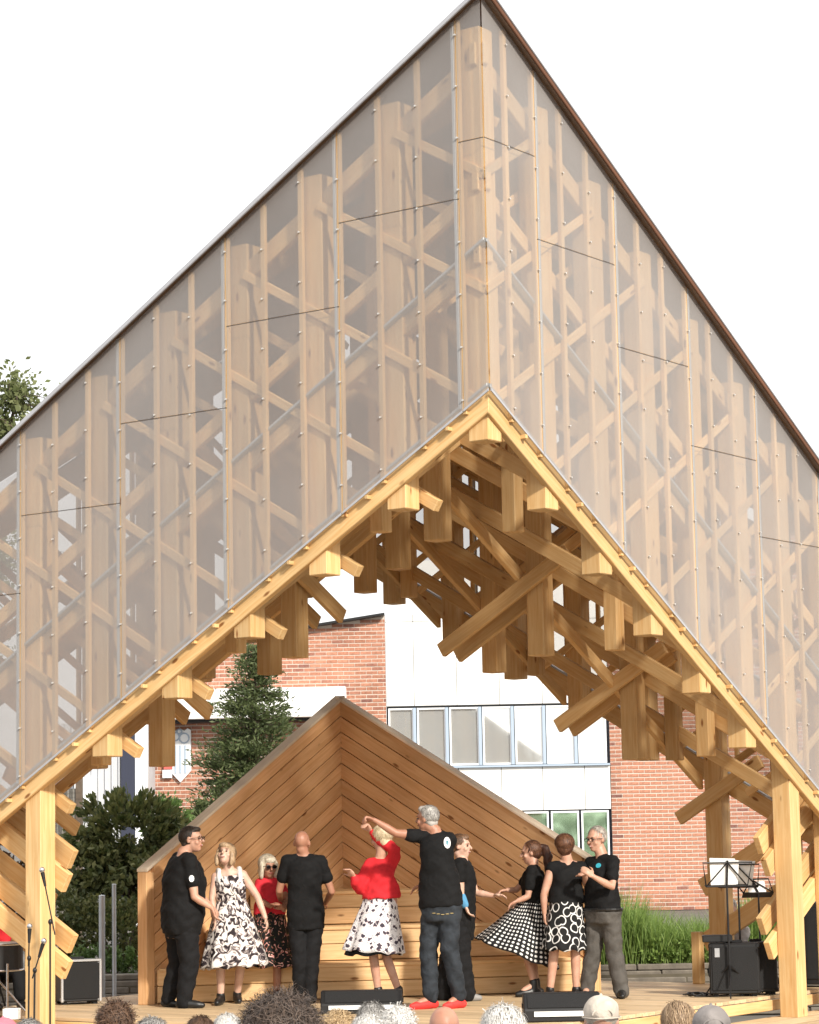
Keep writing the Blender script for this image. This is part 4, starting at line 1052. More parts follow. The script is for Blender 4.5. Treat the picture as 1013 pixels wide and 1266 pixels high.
# 2 ---- woman in floral dress
p = person('laughing woman with fair bob in a sleeveless black and white floral dress', mA, (430, 945), dict(
    sa=(418, 330, 0), sb=(545, 318, .02), ha=(445, 520, 0), hb=(545, 520, 0),
    aa=[(398, 430, -.05), (405, 520, -.12), (412, 556, -.14)], ab=[(618, 425, -.06), (655, 525, -.14), (668, 578, -.18)], abn=V((-1, 0, 0)),
    la=[(440, 745, -.02), (440, 905, .02), (425, 948, -.14)], lb=[(535, 760, .1), (520, 895, .2), (527, 930, .1)]),
    dict(c=(465, 222), yaw=-14, pitch=24, body=0, hair='hair_sandy', style='bob'), dict(shoes='shoe_black', wide=1), 'skin_pale', .95)
q = p['q']; Fc = Flesh(); Rm = Matrix((p['lat'], p['fw'], p['up'])).transposed()
hw = .155
skirt('dress_skirt', p['hm'].lerp(p['sm'], .40), (.142, .112), q((508, 762, 0)), (.325, .27), 'print_floral', p['root'], p['lat'], p['fw'], 9, .07, flare=.85)
bod = skirt('dress_bodice', p['sm']+p['up']*.0, (.165, .085), p['hm'].lerp(p['sm'], .38), (.146, .116), 'print_floral', p['root'], p['lat'], p['fw'], 5, .01, rows=8, tilt=lambda a, t: p['fw']*.045*math.sin(math.pi*min(1, t*1.25))*max(0, math.sin(a)))
bs = MB()
for sx in (-.105, .105):
    c0 = p['sm']+p['lat']*sx
    bs.tube([c0+p['fw']*.09-p['up']*.06, c0+p['up']*.062+p['fw']*.015, c0-p['fw']*.09-p['up']*.05], [.026, .03, .026], 8)
bs.build('dress_strap', 'white_cloth', p['root'], True)
# 3 ---- woman in red top with sunglasses
p = person('platinum haired woman in sunglasses, red top and dark floral skirt', mA, (712, 927), dict(
    sa=(628, 362, 0), sb=(722, 358, .05), ha=(635, 520, 0), hb=(715, 520, 0),
    aa=[(625, 440, -.1), (680, 470, -.25), (720, 455, -.3)], ab=[(755, 430, -.08), (745, 488, -.28), (728, 470, -.32)],
    la=[(600, 760, .05), (505, 855, .15), (485, 885, .1)], lb=[(712, 750, 0), (712, 890, 0), (705, 925, -.12)], lift=False),
    dict(c=(668, 280), yaw=24, pitch=-4, body=15, hair='hair_platinum', glasses='sun', style='bob', smile=False), dict(top=('red_top', .55), long=False, shoes='shoe_brown'), 'skin_tan', .88)
q = p['q']; skirt('skirt', p['hm']+p['up']*.07, (.145, .115), q((680, 768, 0)), (.27, .24), 'print_darkfloral', p['root'], p['lat'], p['fw'], 8, .06)
# 4 ---- bald man from behind
p = person('bald man in black t-shirt and trousers with his back turned', mA, (850, 940), dict(
    sa=(760, 252, 0), sb=(920, 252, 0), ha=(805, 510, 0), hb=(895, 510, 0),
    aa=[(722, 395, .06), (728, 440, .3), (745, 445, .38)], ab=[(975, 400, .02), (945, 455, .25), (920, 470, .3)],
    la=[(822, 720, -.03), (822, 905, .02), (815, 925, .18)], lb=[(878, 720, -.02), (870, 915, -.03), (872, 938, .14)]),
    dict(c=(832, 166), yaw=168, pitch=0, body=180), dict(top=('black_cloth', .58), hem=.06, legs=('black_trouser', .102, .085, .072), shoes='shoe_black'), 'skin_tan', 1.0, hk=1.05)
# 5 ---- woman in red blouse, skirt with leaf print
p = person('short haired blonde woman in red blouse twirling under a raised arm', mB, (415, 1165), dict(
    sa=(255, 395, -.02), sb=(375, 392, .02), ha=(270, 590, 0), hb=(365, 590, 0),
    aa=[(190, 528, -.06), (170, 462, -.14), (135, 420, -.18)], ab=[(392, 318, -.04), (262, 215, -.02), (212, 138, -.05)], abc=.9,
    la=[(275, 900, .0), (300, 1085, .02), (300, 1130, -.12)], lb=[(345, 900, .05), (412, 1085, .05), (403, 1150, -.14)], lift=True),
    dict(c=(315, 250), yaw=-122, pitch=-8, body=-150, hair='hair_lightblond', style='puffy', smile=False), dict(top=('red_cloth', 1.6), long=False, tg=1.25, shoes='shoe_black', heel=1), 'skin', .93)
q = p['q']; skirt('skirt', p['hm']+p['up']*.11, (.140, .110), q((275, 872, 0)), (.30, .25), 'print_leaf', p['root'], p['lat'], p['fw'], 8, .075, tilt=lambda a, t: V((0, 0, -.03*t*math.cos(a))), phase=.6)
skirt('petticoat', p['hm']+p['up']*.02, (.13, .10), q((275, 885, 0)), (.28, .235), 'black_cloth', p['root'], p['lat'], p['fw'], 8, .075, phase=.6)
# 6 ---- tall man in jeans and red shoes
p = person('tall grey haired man in black t-shirt, jeans and red shoes with raised arm', mB, (600, 1185), dict(
    sa=(533, 240, .02), sb=(692, 258, -.05), ha=(600, 628, .02), hb=(690, 628, -.04),
    aa=[(395, 222, -.02), (278, 150, -.04), (205, 128, -.05)], aac=.9, ab=[(640, 420, .22), (545, 505, .28), (485, 530, .28)],
    la=[(575, 860, .05), (588, 1110, .04), (498, 1178, -.05)], lb=[(690, 860, -.04), (742, 1100, .02), (680, 1165, -.06)]),
    dict(c=(568, 145), yaw=-118, pitch=0, body=-140, hair='hair_grey', style='short', smile=False), dict(top=('black_cloth', .42), hem=-.10, legs=('jeans', .108, .085, .075), shoes='red_shoe', tg=1.15), 'skin_tan', 1.08, hk=1.06)
b_ = surf_disc(p['top'], *mB(676, 275), (.036, .056), 'emblem_white', 'back_emblem', p['top'])
surf_disc(p['top'], *mB(676, 275), (.016, .024), 'teal', 'emblem_centre', p['top']) and None
pk = [surf_disc(p['legs_o'], *mB(606+24*k, 668-4*abs(k-2)), (.02, .0035), 'stitch', 'pocket_stitch', p['legs_o'], 6) for k in range(5)]
# 7 ---- woman in black facing right
p = person('woman in black with brown tied back hair, reaching out to her partner', mB, (800, 1140), dict(
    sa=(742, 394, -.16), sb=(772, 394, .17), ha=(745, 690, -.08), hb=(760, 690, .08),
    aa=[(752, 560, -.2), (775, 615, -.2), (800, 675, -.2)], aan=V((1, 0, 0)), ab=[(835, 548, .12), (930, 565, .05), (985, 562, .02)],
    la=[(745, 900, -.08), (770, 1090, -.05), (840, 1130, -.05)], lb=[(700, 900, .08), (665, 1085, .15), (705, 1110, .12)]),
    dict(c=(752, 295), yaw=74, pitch=0, body=80, hair='hair_brown', style='short'), dict(top=('black_cloth', .45), hem=.12, legs=('black_trouser', .12, .115, .12), shoes='shoe_grey'), 'skin_pale', 1.02)
Fc = Flesh(); e, w = p['q']((752, 560, -.2)), p['q']((775, 615, -.2)); Fc.chain([(e.lerp(w, .2), .046), (w, .04)]); Fc.build('cuff', 'blue_cloth', p['root'], .011, 2)
# 8 ---- ponytail and polka dots
p = person('young woman with brown ponytail in swinging polka dot skirt', mC, (415, 980), dict(
    sa=(412, 326, -.16), sb=(432, 326, .14), ha=(425, 500, -.08), hb=(430, 500, .08),
    aa=[(392, 460, -.2), (340, 480, -.22), (305, 500, -.22)], ab=[(330, 425, .2), (285, 425, .15), (255, 430, .12)],
    la=[(388, 770, -.05), (422, 905, -.06), (352, 975, -.1)], lb=[(415, 790, .06), (435, 905, .06), (390, 965, .04)]),
    dict(c=(408, 230), yaw=-95, pitch=-6, body=-95, hair='hair_auburn', style='pony', smile=False), dict(top=('black_cloth', .62), long=False, shoes='shoe_black', boots=1), 'skin', .9)
q = p['q']; skirt('skirt', p['hm']+p['up']*.09, (.14, .14), q((335, 760, 0)), (.42, .36), 'print_dots', p['root'], V((1, 0, 0)), V((0, 1, 0)), 7, .055, tilt=lambda a, t: V((0, 0, (-.17*math.cos(a))*t**1.3)), flare=1.15)
# 9 ---- short brown hair, ring print skirt, from behind
p = person('short haired woman from behind in black top and ring print skirt', mC, (505, 990), dict(
    sa=(518, 308, -.02), sb=(672, 308, 0), ha=(545, 500, 0), hb=(640, 500, 0),
    aa=[(475, 450, -.06), (478, 545, -.04), (482, 602, -.02)], aan=V((1, 0, 0)), ab=[(705, 410, .05), (690, 450, .25), (680, 440, .32)],
    la=[(530, 740, 0), (508, 955, .02), (510, 975, .14)], lb=[(640, 740, 0), (645, 955, .02), (648, 975, .14)]),
    dict(c=(585, 195), yaw=176, pitch=0, body=180, hair='hair_auburn', style='puffy'), dict(top=('black_cloth', .0), long=False, shoes='shoe_black'), 'skin', 1.0, hk=.97)
q = p['q']; skirt('skirt', p['hm']+p['up']*.08, (.165, .13), q((585, 735, 0)), (.225, .2), 'print_rings', p['root'], p['lat'], p['fw'], 9, .06)
# 10 --- man in polo shirt, glasses, grey trousers
p = person('grey haired man with glasses in black polo and grey trousers', mC, (885, 985), dict(
    sa=(722, 284, .1), sb=(836, 278, -.12), ha=(745, 530, .06), hb=(822, 530, -.06),
    aa=[(700, 400, .1), (690, 350, -.1), (668, 330, -.22)], ab=[(832, 408, -.28), (735, 355, -.36), (668, 300, -.38)], abn=V((-.3, 1, -.4)),
    la=[(735, 740, .05), (702, 925, .08), (690, 950, -.06)], lb=[(842, 745, -.06), (882, 950, -.08), (885, 978, -.26)]),
    dict(c=(750, 160), yaw=-48, pitch=-6, body=-30, hair='hair_salt', glasses='clear', style='thin'), dict(top=('black_cloth', .62), collar=1, hem=-.03, tuck=1, belt=1, legs=('grey_trouser', .105, .085, .08), shoes='shoe_black', tg=1.15), 'skin', 1.06, hk=1.06)
surf_disc(p['top'], *mC(762, 298), (.03, .027), 'teal', 'chest_emblem', p['top'])
# ================================================================== stage equipment
def wedge(name, px0, px1, pyb, h, dep, label, strip, group):
    a, b = on(px0, pyb), on(px1, pyb); a.y = b.y = (a.y+b.y)/2; w = b.x-a.x; c = (a+b)/2
    t = empty(name, (c.x, c.y, 0), label, 'speaker', group)
    prof = [(-dep/2, 0), (dep/2, 0), (dep/2, h*.55), (dep*.25, h), (-dep*.18, h), (-dep/2, h*.45)]
    n = len(prof); v = [(c.x+s*w/2, c.y+y+dep/2, z+.002) for s in (-1, 1) for y, z in prof]
    m = MB(); m.add(v, [tuple(range(n)), tuple(range(2*n-1, n-1, -1))]+[(k, n+k, n+(k+1) % n, (k+1) % n) for k in range(n)]); o = m.build('cabinet', 'black_plastic', t)
    bv = o.modifiers.new('b', 'BEVEL'); bv.width = .012; bv.segments = 2
    y0, z0 = prof[5]; y1, z1 = prof[0]
    m = MB(); m.box((c.x+(-.04 if strip else .0)*w, c.y+dep/2+y0-.008, h*.30), (w*(.66 if strip else .8), .014, h*.18)); m.build('label_strip', 'paper' if strip else 'white_frame', t)
    m = MB(); d = Vector((0, prof[4][0]-y0, prof[4][1]-z0)); mid = Vector((c.x, c.y+dep/2+y0, z0))+d*.5
    R = Matrix((Vector((1, 0, 0)), d.normalized(), Vector((1, 0, 0)).cross(d.normalized()))).transposed()
    m.box(mid+R @ Vector((0, 0, .006)), (w*.9, d.length*.85, .012), R); m.build('grille', 'dark_grille', t)
    for s in (-1, 1):
        m = MB(); m.box((c.x+s*(w/2+.004), c.y+dep*.55, h*.55), (.012, .12, .04)); m.build('handle', 'black_metal', t)
wedge('stage_monitor', 397, 498, 1254, .21, .38, 'flat black wedge loudspeaker at the feet of the blonde woman in red', False, 'wedge loudspeakers at the stage front')
wedge('stage_monitor', 648, 745, 1264, .245, .40, 'taller black wedge loudspeaker with a white strip at the stage edge', True, 'wedge loudspeakers at the stage front')
def cabinet(name, p, w, d, h, label, rz=0, trim='black_metal', cat='amplifier'):
    t = empty(name, p, label, cat); R = Matrix.Rotation(rz, 3, 'Z'); q = lambda x, y, z: Vector(p)+R @ Vector((x, y, z))
    o = place('cabinet', box_mesh(w, d, h, .012), 'black_plastic', t, q(0, d/2, h/2+.03), R)
    place('grille', box_mesh(w*.9, .014, h*.86, .004), 'dark_grille', t, q(0, -.006, h/2+.03), R)
    for sx in (-1, 1):
        for z in (.055, h+.005): place('corner_guard', box_mesh(.045, .045, .045, .01), trim, t, q(sx*(w/2-.016), .016, z), R)
        place('foot', box_mesh(.05, .05, .03, .004), 'black_plastic', t, q(sx*w*.38, .07, .015), R); place('foot', box_mesh(.05, .05, .03, .004), 'black_plastic', t, q(sx*w*.38, d-.07, .015), R)
    place('handle', box_mesh(w*.35, .03, .025, .006), 'black_metal', t, q(0, d/2, h+.045), R)
    return t, q
t, q = cabinet('guitar_amplifier', on(910, 1233), .50, .28, .50, 'black square guitar amplifier with a small box on top below the music stands', -.1)
place('control_panel', box_mesh(.3, .2, .07, .008), 'black_plastic', t, q(-.16, .14, .575), Matrix.Rotation(-.1, 3, 'Z'))
place('badge', box_mesh(.05, .006, .09, .002), 'steel_pole', t, q(-.17, -.016, .44), Matrix.Rotation(-.1, 3, 'Z'))
cabinet('guitar_amplifier', on(942, 1231), .36, .3, .50, 'narrow black amplifier half hidden behind the square one', .15)
t, q = cabinet('loudspeaker', V((at(996, 1200, 26.3).x, 26.3, 0)), .45, .4, .85, 'tall black loudspeaker standing between the right hand timber posts', -.3, cat='speaker')
t, q = cabinet('flight_case', on(97, 1244)+V((0, .2, 0)), .42, .4, .42, 'black road case with silver edges beside the left timber post', .35, 'steel_pole', 'case')
for sx in (-.2, .2): place('edge_strip', box_mesh(.026, .024, .42, .003), 'chrome', t, q(sx, -.012, .24), Matrix.Rotation(.35, 3, 'Z'))
place('top_strip', box_mesh(.42, .024, .026, .003), 'chrome', t, q(0, -.012, .45), Matrix.Rotation(.35, 3, 'Z'))
def music_stand(px, pyt, pyb, Y, w, h, tilt, rz, paper, label):
    top = at(px, pyt, Y); t = empty('music_stand', (top.x, Y, 0), label, 'music stand', 'music stands by the right posts'); R = Matrix.Rotation(rz, 3, 'Z') @ Matrix.Rotation(tilt, 3, 'X')
    m = MB(); m.tube([(top.x, Y, .12), (top.x, Y, top.z*.6), (top.x, Y, top.z)], [.012, .011, .009], 8); m.build('pole', 'black_metal', t)
    for k in range(3):
        a = k*2.094+.4; m = MB(); m.tube([(top.x, Y, .32), (top.x+math.cos(a)*.14, Y+math.sin(a)*.14, .2), (top.x+math.cos(a)*.3, Y+math.sin(a)*.3, .01)], .008, 6); m.build('leg', 'black_metal', t)
    m = MB(); c = top; P = lambda x, z, y=0: c+R @ Vector((x, y, z))
    fr = [P(-w*.42, 0), P(w*.42, 0), P(w/2, h), P(-w/2, h), P(-w*.42, 0)]
    m.tube(fr, .0085, 6); m.tube([P(-w*.42, 0), P(0, h)], .0075, 6); m.tube([P(w*.42, 0), P(0, h)], .0075, 6); m.tube([P(0, 0), P(0, h+.02)], .011, 6); m.build('desk_frame', 'black_metal', t)
    m = MB(); m.box(P(0, .0, .03), (w*.86, .06, .008), R); m.build('ledge', 'black_metal', t)
    for k, (x0, x1, z1, an) in enumerate(paper):
        m = MB(); m.add([P(x0, .012, .014), P(x1, .012, .016+.01*k), P(x1+an, z1, .014), P(x0+an, z1+.01, .016)], [(0, 1, 2, 3)])
        m.add([P(x0, .012, .016), P(x1, .012, .018+.01*k), P(x1+an, z1, .016), P(x0+an, z1+.01, .018)], [(3, 2, 1, 0)]); m.build('sheet_of_music', 'paper', t, fix=False)
music_stand(899, 1096, 1172, 25.0, .50, .245, .25, .1, [(-.16, .1, .28, -.02), (.0, .12, .26, 0)], 'black wire music stand holding white sheets, above the square amplifier')
music_stand(913, 1097, 1172, 25.35, .48, .24, .3, -.35, [(-.1, .14, .27, .06)], 'black wire music stand turned aside behind the first one')
music_stand(938, 1104, 1160, 25.8, .4, .22, -.9, .3, [(-.1, .1, .2, .05)], 'black music stand with its desk laid almost flat beside the post')
def mic_stand(base, top, b0, b1, label, mic=True):
    t = empty('microphone_stand', base, label, 'microphone stand', 'microphone stands by the left post')
    m = MB(); m.tube([base+V((0, 0, .05)), top], .009, 8); m.build('pole', 'black_metal', t)
    for k in range(3):
        a = k*2.094+.9; m = MB(); m.tube([base+V((0, 0, .1)), base+V((math.cos(a)*.3, math.sin(a)*.3, .012))], .009, 6); m.build('leg', 'black_metal', t)
    m = MB(); m.tube([b0, b1], .007, 6); m.build('boom', 'black_metal', t); F1 = Flesh(); F1.ell(top, (.02, .02, .028)); F1.m.build('clutch', 'black_metal', t, True)
    d = (b1-b0).normalized(); mm = MB(); mm.tube([b1, b1+d*.07, b1+d*.13], [.012, .016, .021], 10); mc = mm.build('microphone', 'black_plastic', t)
    F1 = Flesh(); F1.ell(b1+d*.155, (.027, .027, .03)); F1.m.build('microphone_head', 'chrome', mc, True)
Yl = 23.4
b = at(62, 1262, Yl); b.z = -.2
mic_stand(b, at(62, 1140, Yl), at(68, 1156, Yl), at(56, 1096, Yl), 'black microphone stand with its boom rising before the left timber post')
b = at(42, 1262, 23.1); b.z = -.2
mic_stand(b, at(43, 1200, 23.1), at(40, 1210, 23.1), at(48, 1184, 23.1), 'short dark microphone stand low beside the left timber post')
b = at(35, 1262, 23.6); b.z = -.2
mic_stand(b, at(36, 1185, 23.6), at(35, 1195, 23.6), at(36, 1166, 23.6), 'upright microphone stand with a silver head left of the timber post')
# drum beside the drummer
dp = at(8, 1212, 24.6); dr = empty('snare_drum', (dp.x, 24.6, 0), 'dark drum on a chrome stand in front of the player in red', 'drum')
m = MB(); m.tube([(dp.x-.1, 24.6, .42), (dp.x-.1, 24.6, .68)], .26, 28); m.build('shell', 'black_plastic', dr)
for z in (.43, .68):
    m = MB(); m.tube([(dp.x-.1+.265*math.cos(a), 24.6+.265*math.sin(a), z) for a in [k*math.pi/14 for k in range(29)]], .01, 6); m.build('hoop', 'chrome', dr)
m = MB(); m.tube([(dp.x-.1, 24.6, .69), (dp.x-.1, 24.6, .695)], .255, 28); m.build('drum_head', 'paper', dr)
m = MB(); m.tube([(dp.x+.05, 24.35, 0.0), (dp.x+.05, 24.35, .5)], .012, 8); m.build('stand', 'chrome', dr)
for k in range(3):
    a = k*2.094; m = MB(); m.tube([(dp.x-.1, 24.6, .35), (dp.x-.1+.3*math.cos(a), 24.6+.3*math.sin(a), .012)], .01, 6); m.build('leg', 'chrome', dr)
c = at(15, 1250, 23.9); wbx = tag(wbox('white_box', (c.x, 23.9, .05), (.16, .14, .1), 'paper'), 'small white box on the stage at the foot of the drum stand', 'box')
c = at(22, 1104, 26.5); rk = empty('wire_rack', (c.x, 26.5, 0), 'dark wire grid rack seen behind the left braces', 'rack')
for k in range(8): m = MB(); m.tube([(c.x-.25, 26.5, c.z-.15+k*.045), (c.x+.2, 26.5, c.z-.15+k*.045)], .007, 5); m.build('rod', 'black_metal', rk)
for k in range(8): m = MB(); m.tube([(c.x-.25+.064*k, 26.51, .0 if k in (0, 7) else c.z-.16), (c.x-.25+.064*k, 26.51, c.z+.18)], .007, 5); m.build('upright', 'black_metal', rk)
# two steel poles behind the stage on the left
for px, pyt, r in ((126, 1108, .038), (141, 1094, .026)):
    c = at(px, pyt, 30.3); m = MB(); m.tube([(c.x, 30.3, -.62), (c.x, 30.3, c.z)], r, 12); m.add(*tube([(c.x, 30.3, c.z), (c.x, 30.3, c.z+.012)], [r*1.15, r*.7], 12))
    tag(m.build('steel_pole', 'steel_pole'), 'thick grey steel pole in front of the dark shrub' if r > .03 else 'thin taller steel pole next to the thick grey one', 'pole', 'steel poles behind the stage')
# cables
def cable(pts, label, r=.008):
    P = [Vector(p) for p in pts]; out = []
    for i in range(len(P)-1):
        a, b_, c_, d = P[max(i-1, 0)], P[i], P[i+1], P[min(i+2, len(P)-1)]
        for k in range(6):
            t = k/6; out.append(.5*((2*b_)+(c_-a)*t+(2*a-5*b_+4*c_-d)*t*t+(3*b_-a-3*c_+d)*t**3))
    out.append(P[-1]); m = MB(); m.tube(out, r, 6); return tag(m.build('cable', 'black_plastic', None, True), label, 'cable')
cz = .0035+.011
o0 = on(862, 1232)
cable([(o0.x+(.16-.006*k)*math.cos(k*.8), o0.y+(.14+.004*k)*math.sin(k*.8), cz+.007*(k % 3)) for k in range(22)]+[(o0.x+.35, o0.y+.1, cz), (o0.x+.5, o0.y+.2, .2)], 'coiled black cable lying on the stage beside the square amplifier')
zs_ = -.2+.012
def st(px, py): p = on(px, py, -.2); p.z = zs_; return p
cable([st(60, 1262), st(85, 1255), st(105, 1250), st(118, 1256), st(100, 1262), st(84, 1264)], 'thin black cable looping over the step by the left timber post', .007)
# ================================================================== musicians
mX = lambda x, y: (x, y)
def seat(p, label, h=.5):
    t = empty('stool', p, label, 'stool'); m = MB(); m.tube([Vector(p)+V((0, 0, h-.04)), Vector(p)+V((0, 0, h))], .17, 20); m.build('seat', 'black_plastic', t)
    for k in range(4):
        a = k*math.pi/2+.78; m = MB(); m.tube([Vector(p)+V((.1*math.cos(a), .1*math.sin(a), h-.04)), Vector(p)+V((.17*math.cos(a), .17*math.sin(a), .004))], .012, 6); m.build('leg', 'black_metal', t)
def musician(label, hx, hy, Y, top, hair, style, hands, g=1.0, skin='skin', yaw=-20):
    """seated player; head at a photo pixel, body below it"""
    h = at(hx, hy, Y); f0 = V((h.x, Y, .0)); root = empty('person', f0, label, 'person', 'players at the sides of the stage'); B = basis(dirv(yaw, -8), V((0, 0, 1)))
    fw = dirv(yaw); lt = fw.cross(V((0, 0, 1))); sh = h-V((0, 0, .25)); hip = sh-V((0, 0, .46))-fw*.05; sz = max(.3, hip.z-.1)
    Fb = Flesh(); R = Matrix((lt, fw, V((0, 0, 1)))).transposed()
    Fb.ell(hip.lerp(sh, .7), (.17*g, .11*g, .2), R); Fb.ell(hip.lerp(sh, .2), (.16*g, .12*g, .2), R); Fb.chain([(sh, .065), (h-V((0, 0, .06)), .055)]); head(Fb, h, B)
    Fc = Flesh(); Fc.ell(hip.lerp(sh, .7), (.185*g, .125*g, .21), R); Fc.ell(hip.lerp(sh, .2), (.175*g, .135*g, .22), R); Fc.chain([(sh-lt*.16, .07), (sh-V((0, 0, .02)), .075), (sh+lt*.16, .07)])
    for s_, hp in zip((-1, 1), hands):
        a = sh+lt*s_*.17-V((0, 0, .02)); hp = Vector(hp); e = (a+hp)/2-V((0, 0, .13))+lt*s_*.06
        Fb.chain([(a, .05), (e, .038), (hp, .027)]); hand(Fb, hp, hp+fw*.1+V((0, 0, -.03)), V((0, 0, -1)), .4); Fc.chain([(a, .068), (a.lerp(e, .6), .064)])
    Fl = Flesh()
    for s_ in (-1, 1):
        hj = hip+lt*s_*.09; kn = hip+fw*.42+lt*s_*.14; an = V((kn.x, kn.y, .09))+fw*.03
        Fb.chain([(hj, .085), (kn, .055), (an, .038)]); Fl.chain([(hj, .105), (kn, .078), (an+V((0, 0, .04)), .065)]); Fs = Flesh(); Fs.chain([(V((an.x, an.y, .045)), .045), (V((an.x, an.y, .04))+fw*.16, .036)]); Fs.build('shoe', 'shoe_black', root, .012, 2)
    bd = Fb.build('body', skin, root, .01, 3); face(bd, h, B, 1, False, None)
    if hair: hair_cap(bd, h, B, hair, 1, style, 5)
    Fc.build('shirt', top, root, .013, 4, .003); Fl.ell(hip, (.17*g, .13*g, .11), R); Fl.build('trousers', 'black_trouser', root, .013, 3)
    seat((hip.x, hip.y, .0), 'low round black stool under the '+label.split(',')[0], max(.25, hip.z-.1))
h_ = at(902, 1124, 28.6)
musician('grey haired player, seated behind the music stands in a dark grey shirt', 902, 1124, 28.6, 'greycap_cloth', 'hair_salt', 'thin', [h_+V((-.2, -.35, -.45)), h_+V((.2, -.35, -.45))], yaw=-15)
h_ = at(998, 1098, 27.2)
musician('player in navy, half hidden between the right timber posts', 998, 1098, 27.2, 'navy_cloth', 'hair_dark', 'short', [h_+V((-.15, -.35, -.5)), h_+V((.2, -.35, -.5))], yaw=-30)
h_ = at(-8, 1118, 25.6)
hd_ = at(4, 1190, 25.05)
musician('drummer in a red shirt, behind the lower left brace', -8, 1118, 25.6, 'red_cloth', 'hair_brown', 'short', [hd_+V((-.35, .05, .02)), hd_], skin='skin_tan', yaw=30)
